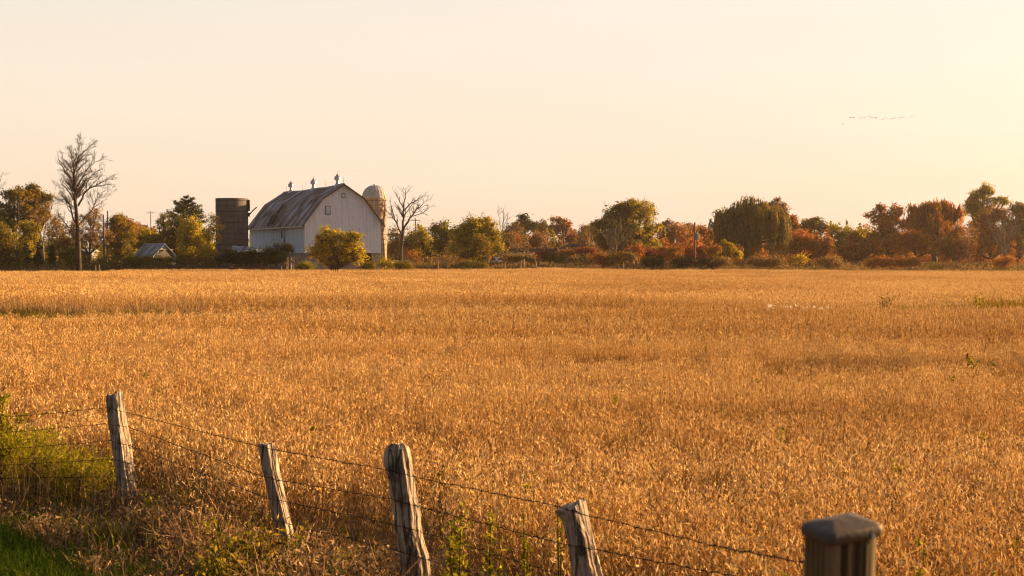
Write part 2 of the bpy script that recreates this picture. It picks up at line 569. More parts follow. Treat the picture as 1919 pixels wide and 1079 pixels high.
# ------------------------------------------------------------------ ground sheet
def make_ground():
    ys = np.concatenate([np.linspace(-30, 0, 7)[:-1], np.linspace(0, 30, 46)[:-1], np.linspace(30, 120, 91)[:-1], np.linspace(120, 260, 94)[:-1], [270, 300, 360, 440, 540, 660, 800, 950]])
    us = np.concatenate([[-1.6, -1.1, -.8], np.linspace(-.62, .62, 125), [.8, 1.1, 1.6]])
    V = []
    for y in ys:
        w = max(y, 25.0)
        x = us * w
        V.append(np.stack([x, np.full_like(x, y), gz(x, np.full_like(x, y))], 1))
    n = len(us)
    F = [(i * n + j, i * n + j + 1, (i + 1) * n + j + 1, (i + 1) * n + j) for i in range(len(ys) - 1) for j in range(n - 1)]
    o = MB().add(np.vstack(V), F).build('ground', 'ground', smooth=True)
    tag(o, kind='structure')


make_ground()


def hit(px, py, p0, n):
    a = P(px, py, 100.0)
    c = np.array([0, 0, CAMZ])
    d = a - c
    t = np.dot(p0 - c, n) / np.dot(d, n)
    return c + d * t


# ------------------------------------------------------------------ barn
def make_barn():
    A = R(26)
    p0 = P(572, 500, 205.0)
    p0[2] = 0.0
    ex, ey = np.array([math.cos(A), math.sin(A), 0]), np.array([-math.sin(A), math.cos(A), 0])
    nrm = np.array([math.sin(A), -math.cos(A), 0])

    def loc(px, py):
        q = hit(px, py, p0, nrm) - p0
        return float(np.dot(q, ex)), float(q[2])

    W = loc(714, 412)[0]
    L = 29.8
    zb = loc(650, 474)[1]
    ze = .5 * (loc(573, 416)[1] + loc(714, 413)[1])
    zk = .5 * (loc(604, 371.5)[1] + loc(683, 370.5)[1])
    zr = loc(644, 344)[1]
    xk = .5 * (loc(604, 371)[0] + W - loc(683, 371)[0])
    xm = W / 2
    t = thing('barn', 'large weathered white gambrel roofed barn with rusty metal roof and three ridge ventilators', 'barn', p0, rotz=A)
    th = .16
    # walls stand on a stone basement
    f = MB()
    f.box(.05, .05, -.6, W - .05, .45, zb)
    f.box(.05, .45, -.6, .45, L - .45, zb)
    f.box(W - .45, .45, -.6, W - .05, L - .45, zb)
    f.box(.05, L - .45, -.6, W - .05, L - .05, zb)
    f.build('foundation', 'stone', t)
    pr = [(0, zb), (W, zb), (W, ze - .05), (W - xk, zk - .16), (xm, zr - .17), (xk, zk - .16), (0, ze - .05)]
    MB().prism([(x, 0, z) for x, z in pr], (0, th, 0)).build('gable_wall', 'barn_boards', t)
    MB().prism([(x, L - th, z) for x, z in pr], (0, th, 0)).build('gable_wall', 'barn_boards', t)
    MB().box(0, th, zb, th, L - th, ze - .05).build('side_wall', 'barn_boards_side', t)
    MB().box(W - th, th, zb, W, L - th, ze - .05).build('side_wall', 'barn_boards', t)
    # gambrel roof, one sheet of metal along the whole length
    e = .55
    dz = (zk - ze) / xk * e
    top = [(-e, ze - dz + .05), (xk, zk), (xm, zr), (W - xk, zk), (W + e, ze - dz + .05)]
    sag = lambda y: -.16 * math.sin(math.pi * min(max(y / L, 0), 1)) - .10 * math.sin(2.2 * math.pi * y / L) ** 2
    ysn = np.linspace(-.4, L + .4, 22)
    v, fc = [], []
    m = len(top)
    for y in ysn:
        s = sag(y)
        for off in (0, -.13):
            v += [(x, y, z + off + s * (.3 + .7 * (z - ze) / (zr - ze))) for x, z in top]
    for i in range(len(ysn) - 1):
        a, b = i * 2 * m, (i + 1) * 2 * m
        for j in range(m - 1):
            fc.append((a + j, a + j + 1, b + j + 1, b + j))
            fc.append((a + m + j, b + m + j, b + m + j + 1, a + m + j + 1))
        fc.append((a, b, b + m, a + m))
        fc.append((a + m - 1, a + 2 * m - 1, b + 2 * m - 1, b + m - 1))
    for a in (0, (len(ysn) - 1) * 2 * m):
        for j in range(m - 1):
            fc.append((a + j, a + m + j, a + m + j + 1, a + j + 1))
    roof = MB().add(v, fc).build('roof', 'barn_roof', t)
    # a sheet that has slid and curled on the left lower slope
    mb = MB()
    for y0, y1, w0, w1 in ((16.2, 17.0, .12, .85), (17.5, 18.1, .05, .5)):
        def on(y, k, up):
            x = -e + (xk + e) * k
            z = top[0][1] + (top[1][1] - top[0][1]) * k
            return (x - .75 * up, y, z + .66 * up + sag(y) * .4 + .02)
        mb.add([on(y0, w0, .05), on(y1 + .6, w1, .05), on(y1 + 1.1, w1, .32), on(y0 + .5, w0, .25),
                on(y0, w0, .02), on(y1 + .6, w1, .02), on(y1 + 1.1, w1, .29), on(y0 + .5, w0, .22)],
               [(0, 1, 2, 3), (7, 6, 5, 4), (0, 4, 5, 1), (1, 5, 6, 2), (2, 6, 7, 3), (3, 7, 4, 0)])
    mb.build('loose_sheet', 'dark_metal', roof)
    MB().tube([(xm, y, zr + sag(y) + .03) for y in ysn], .09, 6).build('ridge_cap', 'light_metal', roof)
    # verge boards on the near gable, gutter along the eaves
    mb = MB()
    for (xa, za), (xb, zb2) in zip(top[:-1], top[1:]):
        mb.prism([(xa, -.46, za - .02), (xb, -.46, zb2 - .02), (xb, -.46, zb2 - .26), (xa, -.46, za - .26)], (0, .055, 0))
    mb.build('verge_board', 'old_trim', t)
    MB().box(-e - .12, -.35, top[0][1] - .24, -e + .02, L + .3, top[0][1] - .10).build('gutter', 'light_metal', t)
    MB().box(-.10, -.10, zb, -.003, .10, ze - .15).build('corner_board', 'white_paint', t)
    # openings in the gable
    def opening(pa, pb, frame=True, mat='barn_boards'):
        x0, z1 = loc(*pa)
        x1, z0 = loc(*pb)
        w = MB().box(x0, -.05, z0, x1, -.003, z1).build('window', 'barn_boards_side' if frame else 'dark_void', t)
        if frame:
            fr = .075
            q = MB()
            q.box(x0 - fr, -.09, z1, x1 + fr, -.004, z1 + fr)
            q.box(x0 - fr, -.09, z0 - fr, x1 + fr, -.004, z0)
            q.box(x0 - fr, -.09, z0, x0, -.004, z1)
            q.box(x1, -.09, z0, x1 + fr, -.004, z1)
            q.build('frame', 'old_trim', w)
        return w
    opening((610.5, 386.5), (618, 401))
    opening((641, 363), (646, 370))
    opening((671.5, 441.5), (676, 447), frame=False)
    # basement doorway and its dark opening at the right of the gable
    x0, z1 = loc(684, 475)
    x1, z0 = loc(698, 500)
    MB().box(x0, -.02, z0 - .6, x1, .048, zb - .02).build('doorway', 'dark_void', t)
    # sliding door on the long wall
    def yat(px):
        lo, hi = 0.0, L
        for _ in range(40):
            y = .5 * (lo + hi)
            q = p0 + ey * y
            if PW / 2 + q[0] / q[1] * FPX > px:
                lo = y
            else:
                hi = y
        return y
    y0, y1 = yat(533), yat(521)
    zt = ze - .9
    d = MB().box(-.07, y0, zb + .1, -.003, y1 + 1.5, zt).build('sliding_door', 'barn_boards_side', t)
    MB().box(-.13, y0 - .2, zt + .01, -.004, y1 + 1.7, zt + .22).build('track', 'light_metal', d)
    MB().box(-.11, y0 - .16, zb + .05, -.004, y0 - .02, ze - .3).build('door_post', 'dark_metal', d)
    ya = yat(529.5)
    MB().box(-.10, ya - .25, zt - 1.5, -.075, ya + .3, zt - .25).build('peep_hole', 'dark_void', d)
    # ventilators on the ridge
    def ridge_y(px):
        lo, hi = 0.0, L
        for _ in range(40):
            y = .5 * (lo + hi)
            q = p0 + ex * xm + ey * y
            if PW / 2 + q[0] / q[1] * FPX > px:
                lo = y
            else:
                hi = y
        return y
    first = None
    for px in (633.0, 588.0, 546.0):
        y = ridge_y(px)
        if first is None:
            vent = MB().lathe([(.62, -.45), (.50, -.1), (.30, .18), (.24, .30), (.24, .72)], k=14).build('ventilator', 'light_metal', t, smooth=True)
            MB().lathe([(.24, .70), (.46, .74), (.48, .98), (.46, 1.16), (.25, 1.18)], k=14).build('drum', 'light_metal', vent)
            MB().lathe([(.50, 1.17), (.28, 1.36), (.10, 1.62), (.03, 1.66), (.02, 1.95), (.001, 1.98)], k=14).build('cap', 'barn_roof', vent)
            first = vent
            o = vent
        else:
            o = copy_tree(first, t)
        o.location = (xm, y, zr + sag(y))
    for px in (644.5, 611.0, 568.0, 538.0):
        y = ridge_y(px)
        z = zr + sag(y)
        MB().tube([(xm, y, z), (xm, y, z + .9)], .018, 5).add(np.array([(.05, 0, 0), (0, .05, 0), (-.05, 0, 0), (0, -.05, 0), (0, 0, .05), (0, 0, -.05)]) + np.array([xm, y, z + .45]),
            [(0, 1, 4), (1, 2, 4), (2, 3, 4), (3, 0, 4), (1, 0, 5), (2, 1, 5), (3, 2, 5), (0, 3, 5)]).build('lightning_rod', 'dark_metal', t)
    return p0, ex, ey, W, zb


BARN = make_barn()


# ------------------------------------------------------------------ silos
def make_silos():
    D = 224.0
    c = P(702, 500, D)
    g = float(gz(c[0], c[1]))
    sc = FPX / D
    r = 22.6 / sc
    c[2] = g - .3
    zt = P(702, 371, D)[2] - c[2]
    zd = P(702, 347, D)[2] - c[2]
    t = thing('silo', 'tall concrete stave silo with ribbed grey metal dome, sunlit beside the barn', 'silo', c)
    MB().lathe([(r, 0), (r, zt), (r - .2, zt), (r - .2, 0)], k=48).build('wall', 'silo_stave', t, smooth=False)
    h0 = None
    n = 15
    for i in range(n):
        if h0 is None:
            h0 = MB().tube([(1.008 * r * math.cos(a), 1.008 * r * math.sin(a), 0) for a in np.linspace(0, 2 * math.pi, 49)], .028, 5, cap=False).build('hoop', 'dark_metal', t)
            o = h0
        else:
            o = copy_tree(h0, t)
        o.location = (0, 0, .5 + (zt - .9) * i / (n - 1))
    prof = [(1.045 * r, zt - .12), (1.05 * r, zt + .08)] + [(1.03 * r * math.cos(a), zt + .08 + (zd - zt - .08) * math.sin(a)) for a in np.linspace(.05, math.pi / 2 - .02, 10)]
    dm = MB().lathe(prof, k=24).build('dome', 'dome_metal', t)
    mb = MB()
    for k in range(24):
        a = k / 24 * 2 * math.pi
        mb.tube([(p[0] * 1.004 * math.cos(a), p[0] * 1.004 * math.sin(a), p[1] + .01) for p in prof[2:]], .014, 4)
    mb.build('rib', 'dome_metal', dm)
    MB().lathe([(.25, zd - .06), (.22, zd + .12), (.02, zd + .2)], k=12).build('cap', 'light_metal', dm)
    # unroofed silo
    D = 214.0
    c = P(435, 500, D)
    sc = FPX / D
    r = 30.0 / sc
    c[2] = float(gz(c[0], c[1])) - .3
    zt = P(435, 372.5, D)[2] - c[2]
    t = thing('silo', 'dark grey roofless concrete silo standing left of the barn', 'silo', c)
    MB().lathe([(r, 0), (r, zt), (r - .22, zt + .02), (r - .22, 0)], k=48).build('wall', 'silo_grey', t)
    h0 = None
    for i in range(14):
        if h0 is None:
            h0 = MB().tube([(1.006 * r * math.cos(a), 1.006 * r * math.sin(a), 0) for a in np.linspace(0, 2 * math.pi, 49)], .024, 5, cap=False).build('hoop', 'dark_metal', t)
            o = h0
        else:
            o = copy_tree(h0, t)
        o.location = (0, 0, .5 + (zt - .8) * i / 13)
    MB().lathe([(r + .02, zt - .10), (r + .02, zt + .05), (r - .26, zt + .05), (r - .26, zt - .10)], k=48).build('rim', 'silo_grey', t)
    a, b = P(466.5, 403, D - 1.0) - c, P(481, 388, D - 1.0) - c
    MB().tube([a, a * .5 + b * .5 + np.array([0, 0, .08]), b], .09, 7).build('filler_pipe', 'dark_metal', t)
    ch = P(465.0, 380, D - .3) - c
    MB().obox((ch[0] + .1, ch[1], zt - 1.0), (.14, 0, 0), (0, .2, 0), (0, 0, .85)).obox((ch[0] + .12, ch[1], zt - 2.4), (.10, 0, 0), (0, .2, 0), (0, 0, .3)).build('bracket', 'dark_metal', t)


make_silos()


# ------------------------------------------------------------------ small buildings
def gabled_shed():
    A = R(46)
    D = 226.0
    p0 = P(285, 500, D)
    p0[2] = float(gz(p0[0], p0[1])) - .1
    ex, ey = np.array([math.cos(A), math.sin(A), 0]), np.array([-math.sin(A), math.cos(A), 0])
    nrm = np.array([math.sin(A), -math.cos(A), 0])

    def loc(px, py):
        q = hit(px, py, p0, nrm) - p0
        return float(np.dot(q, ex)), float(q[2])
    W = loc(330, 485)[0]
    ze = loc(286, 481)[1]
    zr = loc(307, 457.5)[1]
    xm = W / 2
    L = 5.7
    t = thing('shed', 'small white shed with grey metal roof and wide board door behind hedge', 'shed', p0, rotz=A)
    pr = [(0, -.5), (W, -.5), (W, ze), (xm, zr - .1), (0, ze)]
    MB().prism([(x, 0, z) for x, z in pr], (0, .12, 0)).build('gable_wall', 'shed_boards', t)
    MB().prism([(x, L - .12, z) for x, z in pr], (0, .12, 0)).build('gable_wall', 'shed_boards', t)
    MB().box(0, .12, -.5, .12, L - .12, ze).build('side_wall', 'shed_boards', t)
    MB().box(W - .12, .12, -.5, W, L - .12, ze).build('side_wall', 'shed_boards', t)
    e = .38
    dz = (zr - ze) / xm * e
    top = [(-e, ze - dz + .08), (xm, zr + .05), (W + e, ze - dz + .08)]
    v = [(x, y, z + o) for y in (-.3, L + .3) for o in (0, -.09) for x, z in top]
    rf = MB().add(v, [(0, 1, 7, 6), (1, 2, 8, 7), (3, 9, 10, 4), (4, 10, 11, 5), (0, 6, 9, 3), (2, 5, 11, 8), (0, 3, 4, 1), (1, 4, 5, 2), (6, 7, 10, 9), (7, 8, 11, 10)]).build('roof', 'shed_roof', t)
    MB().tube([(xm, -.32, zr + .07), (xm, L + .32, zr + .07)], .06, 5).build('ridge_cap', 'light_metal', rf)
    x0, z1 = loc(293.5, 468)
    x1, _ = loc(323, 490)
    d = MB().box(x0, -.06, -.3, x1, -.003, z1).build('door', 'grey_door', t)
    MB().box(x0 - .1, -.14, z1 + .004, x1 + .1, -.004, z1 + .14).build('track', 'bare_wood', d)
    xa, za = loc(298, 467.6)
    xb, zc = loc(305, 471)
    MB().box(xa, -.10, zc, xb, -.064, za - .04).build('gap', 'dark_void', d)
    for pa, pb in (((285.2, 483), (289.5, 488)),):
        a0, a1 = loc(*pa)
        b0, b1 = loc(*pb)
        MB().box(a0 + .35, -.04, b1, b0 + .2, -.003, a1).build('window', 'dark_void', t)
    MB().box(-.05, 2.4, ze - 1.0, -.003, 3.1, ze - .3).build('window', 'dark_void', t)
    MB().tube([(xm, .1, zr), (xm, .1, zr + .75)], .02, 5).build('lightning_rod', 'dark_metal', t)
    MB().tube([(xm, L - .1, zr), (xm, L - .1, zr + .6)], .02, 5).build('lightning_rod', 'dark_metal', t)


gabled_shed()


def wreck():
    """low lean-to whose roof has sagged, half under brambles"""
    D = 200.0
    p0 = P(430, 500, D)
    p0[2] = float(gz(p0[0], p0[1]))
    sc = FPX / D
    zt, zb = P(430, 460.5, D + 1.6)[2] - p0[2], P(430, 472, D)[2] - p0[2]
    x1 = (502 - 430) / sc
    t = thing('lean_to', 'collapsed lean to with bent pale metal roof beside the dark silo', 'shed', p0)
    n = 14
    xs = np.linspace(0, x1, n)
    v, f = [], []
    for i, x in enumerate(xs):
        s = -.5 * (x / x1) ** 2 + .06 * math.sin(i * 1.9)
        v += [(x + .35, 0 + .1 * math.sin(i * 2.3), zb + s * .3), (x + .15, 1.0, (zb + zt) / 2 + .04 + s + .05 * math.sin(i * 3.1)), (x, 2.0, zt + s)]
    for i in range(n - 1):
        for j in range(2):
            a = i * 3 + j
            f.append((a, a + 3, a + 4, a + 1))
    r = MB().add(v, f).build('roof', 'wreck_roof', t)
    md = r.modifiers.new('thickness', 'SOLIDIFY')
    md.thickness = .05
    mb = MB()
    for x in np.linspace(.5, x1 - .3, 9):
        mb.box(x - .06, .10, -.4, x + .06, .22, zb - .12)
    mb.box(.4, .23, -.3, x1, .29, zb - .2)
    mb.build('front_wall', 'grey_door', t)
    MB().prism([(.05, .2, -.3), (.05, 2.0, -.3), (.05, 2.0, zt - .1), (.05, .2, zb - .15)], (.09, 0, 0)).build('end_wall', 'grey_door', t)
    a, b = P(425.5, 472, D - .4) - p0, P(431, 463, D + .6) - p0
    MB().obox((a + b) / 2, (b - a) / 2, (0, .09, 0), (.05, 0, .03)).build('fallen_rafter', 'bare_wood', t)


wreck()


def palings():
    D = 199.0
    p0 = P(549, 500, D)
    p0[2] = float(gz(p0[0], p0[1]))
    t = thing('picket_fence', 'broken picket fence of bare leaning boards below the barn corner', 'fence', p0)
    r2 = np.random.default_rng(5)
    spec = [(533.8, 480, .4), (536.5, 479.5, -.2), (539.5, 481, .2), (545.5, 482, -.5), (547.4, 480.5, .3), (551.5, 482, .6), (554.8, 481.5, 0.9), (558.6, 482, 1.3), (564.6, 483, .2), (527.5, 486, .1)]
    for px, py, ln in spec:
        q = P(px, py, D) - p0
        h = q[2] + .4
        c = np.array([q[0] - ln * .12, float(r2.normal(0, .12)), h / 2 - .4])
        ax = unit([ln * .22, .1 * r2.normal(), h])
        yaw = r2.normal(.7, .3)
        bx = np.array([math.cos(yaw), math.sin(yaw), 0])
        MB().obox(c, bx * r2.uniform(.06, .10), np.cross(ax, bx) * .018, ax * h / 2).build('board', 'bare_wood', t)
    a, b = P(532, 489, D + .1) - p0, P(566, 491, D + .1) - p0
    MB().obox((a + b) / 2, (b - a) / 2, (0, .03, 0), (0, 0, .05)).build('rail', 'bare_wood', t)
    # board propped at the barn corner, catching the sun
    D = 202.0
    a, b = P(699.5, 500, D), P(697.0, 475, D)
    a[2] -= .6
    o = MB().obox((a + b) / 2, (b - a) / 2, (.11, -.16, 0), (.02, .014, 0)).build('plank', 'bare_wood', origin=a)
    o.location = tuple(a)
    tag(o, 'tall pale plank standing upright in the sun at the barn doorway', 'plank')


palings()


def ranch_house():
    D = 262.0
    p0 = P(945, 495, D)
    p0[2] = float(gz(p0[0], p0[1])) - .1
    sc = FPX / D
    q = lambda px, py, dd=0.0: P(px, py, D + dd) - p0
    t = thing('house', 'long low house with dark shingle roof and creeper on its pale end wall', 'house', p0)
    x1 = q(1050, 480)[0]
    ze = q(945, 475.5)[2]
    zr = q(1000, 465.5, 4)[2]
    dp = 8.0
    MB().box(0, 0, -.5, x1, .2, ze).box(0, .2, -.5, .2, dp, ze).box(.2, dp - .2, -.5, x1, dp, ze).build('wall', 'house_siding', t)
    e = .5
    v = [(-e, -e, ze), (x1, -e, ze), (x1, dp / 2, zr), (-e, dp / 2, zr), (x1, dp + e, ze), (-e, dp + e, ze)]
    v += [(x, y, z - .14) for x, y, z in v]
    MB().add(v, [(0, 1, 2, 3), (3, 2, 4, 5), (6, 9, 8, 7), (9, 11, 10, 8), (0, 6, 7, 1), (0, 3, 9, 6), (3, 5, 11, 9), (1, 7, 8, 2), (2, 8, 10, 4), (5, 4, 10, 11)]).build('roof', 'shingle', t)
    MB().box(-e - .03, -e - .06, ze - .24, q(1001, 475)[0], -e - .003, ze + .02).build('fascia', 'white_paint', t)
    for pa, pb in ((949, 956), (964, 972), (975.5, 979), (985, 993), (1030, 1040)):
        a, b = q(pa, 478)[0], q(pb, 486)[0]
        w = MB().box(a, -.05, ze - 1.55, b, -.003, ze - .35).build('window', 'glass', t)
        MB().box(a - .08, -.08, ze - .34, b + .08, -.004, ze - .25).box(a - .08, -.08, ze - 1.65, b + .08, -.004, ze - 1.56).box(a - .09, -.08, ze - 1.56, a - .002, -.004, ze - .34).box(b + .002, -.08, ze - 1.56, b + .09, -.004, ze - .34).build('frame', 'white_paint', w)
    a = q(958.5, 480)[0]
    MB().box(a, -.06, -.1, a + .55, -.003, ze - .4).build('door', 'grey_door', t)
    # taller wing on the right with a hipped roof
    xa, xb = x1 + .004, q(1102, 480)[0]
    z2 = q(1060, 468.5)[2]
    zt = q(1065, 457, 3)[2]
    MB().box(xa, -1.2, -.5, xb, 7, z2).build('wing_wall', 'house_siding', t)
    e = .6
    cx = (xa + xb) / 2 - .3
    v = [(xa - e, -1.2 - e, z2 + .01), (xb + e, -1.2 - e, z2 + .01), (xb + e, 7 + e, z2 + .01), (xa - e, 7 + e, z2 + .01), (cx - .8, 2.9, zt), (cx + 1.0, 2.9, zt)]
    MB().add(v, [(0, 1, 5, 4), (1, 2, 5), (2, 3, 4, 5), (3, 0, 4), (3, 2, 1, 0)]).build('wing_roof', 'shingle', t)
    MB().box(xa - e - .02, -1.2 - e - .08, z2 - .18, xb + e, -1.2 - e - .003, z2 + .05).build('fascia', 'white_paint', t)
    ch = q(1092, 460)
    MB().box(ch[0] - .45, 3.2, z2, ch[0] + .45, 4.0, q(1092, 458)[2]).build('chimney', 'brick', t)
    a, b = q(1044, 480)[0], q(1050, 480)[0]
    MB().box(a, -1.24, z2 - 2.3, b, -1.203, z2 - 1.0).build('window', 'glass', t)
    # old farm house far behind the pine
    D = 285.0
    p0 = P(296, 495, D)
    p0[2] = 1.2
    q = lambda px, py, dd=0.0: P(px, py, D + dd) - p0
    t = thing('house', 'grey two storey farmhouse half hidden behind the pine and the small shed', 'house', p0)
    x1 = q(322, 450)[0]
    ze, zr = q(300, 446)[2], q(300, 432)[2]
    MB().box(0, 0, -.5, x1, 6, ze).build('wall', 'house_siding', t)
    MB().prism([(-.4, -.4, ze + .005), (-.4, 6.4, ze + .005), (-.4, 3, zr)], (x1 + .8, 0, 0)).build('roof', 'shingle', t)
    for px in (299, 308, 316):
        a = q(px, 450)[0]
        w = MB().box(a, -.05, ze - 1.7, a + .6, -.003, ze - .3).build('window', 'glass', t)
        MB().box(a - .1, -.08, ze - .29, a + .7, -.004, ze - .18).build('lintel', 'white_paint', w)
        MB().box(a - .1, -.08, ze - 1.82, a + .7, -.004, ze - 1.71).build('sill', 'white_paint', w)
    MB().box(.5, 2.6, zr - .5, 1.1, 3.3, zr + .8).build('chimney', 'brick', t)
    # greenhouse-like pale shed behind the bare tree, low trough right of the silo
    D = 262.0
    p0 = P(110, 495, D)
    p0[2] = 1.2
    q = lambda px, py, dd=0.0: P(px, py, D + dd) - p0
    t = thing('outbuilding', 'low pale outbuilding glimpsed behind the tall bare tree', 'shed', p0)
    x1, ze, zr = q(172, 480)[0], q(110, 472)[2], q(110, 467, 2)[2]
    MB().box(0, 0, -.5, x1, 4, ze).build('wall', 'house_siding', t)
    MB().prism([(-.3, -.3, ze + .005), (-.3, 4.3, ze + .005), (-.3, 2, zr)], (x1 + .6, 0, 0)).build('roof', 'light_metal', t)
    for px in (114, 122, 130, 140, 152, 162):
        a = q(px, 478)[0]
        MB().box(a, -.05, .6, a + .5, -.003, ze - .3).build('window', 'glass', t)
    D = 216.0
    for px0, px1, py, lab in ((728.5, 743.5, 487.5, 'pale metal feed trough in weeds just right of the tall silo'), (752.5, 768, 486.5, 'pale metal feed trough in weeds below the bare tree')):
        p0 = P((px0 + px1) / 2, py + 3.5, D)
        x = (px1 - px0) / 2 / (FPX / D)
        g = float(gz(p0[0], D))
        t = thing('feed_trough', lab, 'trough', (p0[0], D, g))
        z1 = P(0, py, D)[2] - g
        z0 = P(0, py + 4, D)[2] - g
        MB().add([(-x, -.3, z1), (x, -.3, z1), (x, .3, z1), (-x, .3, z1), (-x + .1, -.18, z0), (x - .1, -.18, z0), (x - .1, .18, z0), (-x + .1, .18, z0),
                  (-x + .05, -.25, z1), (x - .05, -.25, z1), (x - .05, .25, z1), (-x + .05, .25, z1), (-x + .12, -.15, z0 + .05), (x - .12, -.15, z0 + .05), (x - .12, .15, z0 + .05), (-x + .12, .15, z0 + .05)],
                 [(4, 5, 1, 0), (5, 6, 2, 1), (6, 7, 3, 2), (7, 4, 0, 3), (7, 6, 5, 4), (0, 1, 9, 8), (1, 2, 10, 9), (2, 3, 11, 10), (3, 0, 8, 11), (8, 9, 13, 12), (9, 10, 14, 13), (10, 11, 15, 14), (11, 8, 12, 15), (12, 13, 14, 15)]).build('basin', 'light_metal', t)
        mb = MB()
        for sx in (-x * .8, x * .8):
            for sy in (-.15, .15):
                mb.tube([(sx, sy, -.3), (sx, sy, z0 + .02)], .035, 5)
        mb.build('stand', 'dark_metal', t)


ranch_house()


def car():
    D = 258.0
    c = P(931.5, 489, D)
    g = float(gz(c[0], D))
    zt = P(931, 482.6, D)[2]
    t = thing('parked_car', 'pale silver car parked under the yellow green tree', 'car', (c[0], D, zt - 1.45), rotz=R(-62))
    prof = [(-2.15, .35), (-2.2, .62), (-2.05, .86), (-1.2, .95), (-.55, 1.40), (.75, 1.44), (1.55, 1.0), (2.1, .95), (2.2, .6), (2.15, .32)]
    n = len(prof)
    v, f = [], []
    for s in (-1, 1):
        for x, z in prof:
            w = .88 if z < 1.0 else .88 - (z - 1.0) * .42
            v.append((x, s * w, z))
    f += [tuple(range(n))[::-1], tuple(range(n, 2 * n))] + [(i, (i + 1) % n, (i + 1) % n + n, i + n) for i in range(n)]
    MB().add(v, f).build('body', 'car_paint', t)
    g_ = MB()
    for s in (-1, 1):
        g_.add([(-1.0, s * .875, 1.0), (1.3, s * .875, 1.0), (.70, s * .735, 1.37), (-.5, s * .735, 1.34)], [(0, 1, 2, 3)])
    g_.build('side_window', 'glass', t)
    MB().add([(-1.14, -.76, 1.0), (-1.14, .76, 1.0), (-.62, .62, 1.36), (-.62, -.62, 1.36)], [(0, 1, 2, 3)]).build('windscreen', 'glass', t)
    MB().add([(1.50, -.76, 1.04), (1.50, .76, 1.04), (.86, .62, 1.39), (.86, -.62, 1.39)], [(0, 1, 2, 3)]).build('rear_window', 'glass', t)
    for x in (-1.35, 1.35):
        for y in (-.82, .82):
            w = MB().tube([(x, y - .1, .33), (x, y + .1, .33)], .33, 18).build('wheel', 'rubber', t)
            MB().tube([(x, y - .11, .33), (x, y + .11, .33)], .19, 12).build('rim', 'light_metal', w)
    for y in (-.62, .62):
        MB().box(-2.21, y - .18, .62, -2.12, y + .18, .78).build('headlight', 'white_paint', t)


car()


# ------------------------------------------------------------------ poles and wires
def pole(name, lab, px, ptop, D, r=.13, arm=False, box=None, group=None, lean=0.0, cat='utility pole', mat='pole_wood'):
    c = P(px, 490, D)
    g = float(gz(c[0], D)) - .2
    zt = P(px, ptop, D)[2] - g
    t = thing(name, lab, cat, (c[0], D, g), group)
    MB().tube([(0, 0, 0), (lean / 2, 0, zt * .5), (lean, 0, zt)], [r * 1.2, r, r * .8], 10).build('shaft', mat, t)
    if arm:
        a = MB().obox((lean, -.16, zt - .45), (.9, .25, 0), (-.015, .05, 0), (0, 0, .06)).build('crossarm', 'pole_wood', t)
        for s in (-.8, 0, .8):
            MB().lathe([(.02, 0), (.05, .06), (.03, .1), (.05, .16), (.02, .2)], c=(lean + .9 * s, -.16 + .25 * s, zt - .39), k=8).build('insulator', 'white_paint', a)
    if box:
        bx = MB().lathe([(.02, 0), (.26, .02), (.28, .1), (.28, .82), (.24, .9), (.02, .94)], c=(lean + box[0], -.1, zt - box[1]), k=14).build('transformer', 'grey_metal', t, smooth=False)
        MB().lathe([(.03, .9), (.06, .98), (.03, 1.05), (.05, 1.12), (.02, 1.16)], c=(lean + box[0], -.1, zt - box[1]), k=8).build('bushing', 'white_paint', bx)
    return np.array([c[0] + lean, D, g + zt])


PA = pole('utility_pole', 'plain grey wooden pole standing nearest right of the tall bare tree', 195.5, 402, 212, r=.14, lean=-.1)
PB = pole('utility_pole', 'taller wooden utility pole with a grey transformer right of the bare tree', 200.5, 395, 238, r=.13, box=(-.35, 2.9), lean=.15)
PC = pole('utility_pole', 'thin distant utility pole against the sky above the small shed', 283, 395.5, 380, r=.12, arm=True)
PD = pole('utility_pole', 'utility pole with a thin top rising behind the house roof', 1056, 432, 268, r=.13)
PE = pole('utility_pole', 'grey wooden utility pole with transformer among the red shrubs', 1302, 416.5, 216, r=.14, box=(.38, 2.6), arm=False)
PF = pole('utility_pole', 'dark utility pole partly hidden behind the bare tree right of the silo', 778.5, 408, 262, r=.13, arm=True)
pole('post', 'thin tall pole standing before the house left of the chimney side', 969, 458, 246, r=.07, cat='pole')


def cable(lab, pts_px, r=.022, group='overhead lines'):
    pts = [P(a, b, d) for a, b, d in pts_px]
    out = []
    for a, b in zip(pts[:-1], pts[1:]):
        for k in np.linspace(0, 1, 9)[:-1]:
            q = a * (1 - k) + b * k
            q[2] -= .9 * 4 * k * (1 - k) * np.linalg.norm(b - a) / 80
            out.append(q)
    out.append(pts[-1])
    o = MB().tube(out, r, 4).build('power_line', 'cable', origin=pts[0])
    o.location = tuple(pts[0])
    tag(o, lab, 'power line', group)


cable('topmost thin power line running from the transformer pole over the small shed', [(200.5, 391, 238), (283, 397, 380), (404, 411, 420)])
cable('middle power line crossing the sky above the small shed', [(200.5, 401, 238), (283, 405, 380), (404, 419, 420)], r=.018)
cable('lowest power line just above the treetops by the small shed', [(200.5, 410, 238), (283, 412, 380), (404, 424, 420)], r=.018)
cable('upper power line crossing the sky right of the silo', [(720, 398, 300), (778.5, 404, 262), (870, 414, 330)])
cable('lower power line crossing the sky right of the silo', [(720, 406, 300), (778.5, 411, 262), (870, 420, 330)], r=.018)
cable('thin power line running left and right from the pole among red shrubs', [(1255, 420, 300), (1302, 417, 216), (1345, 421, 300)], r=.016)


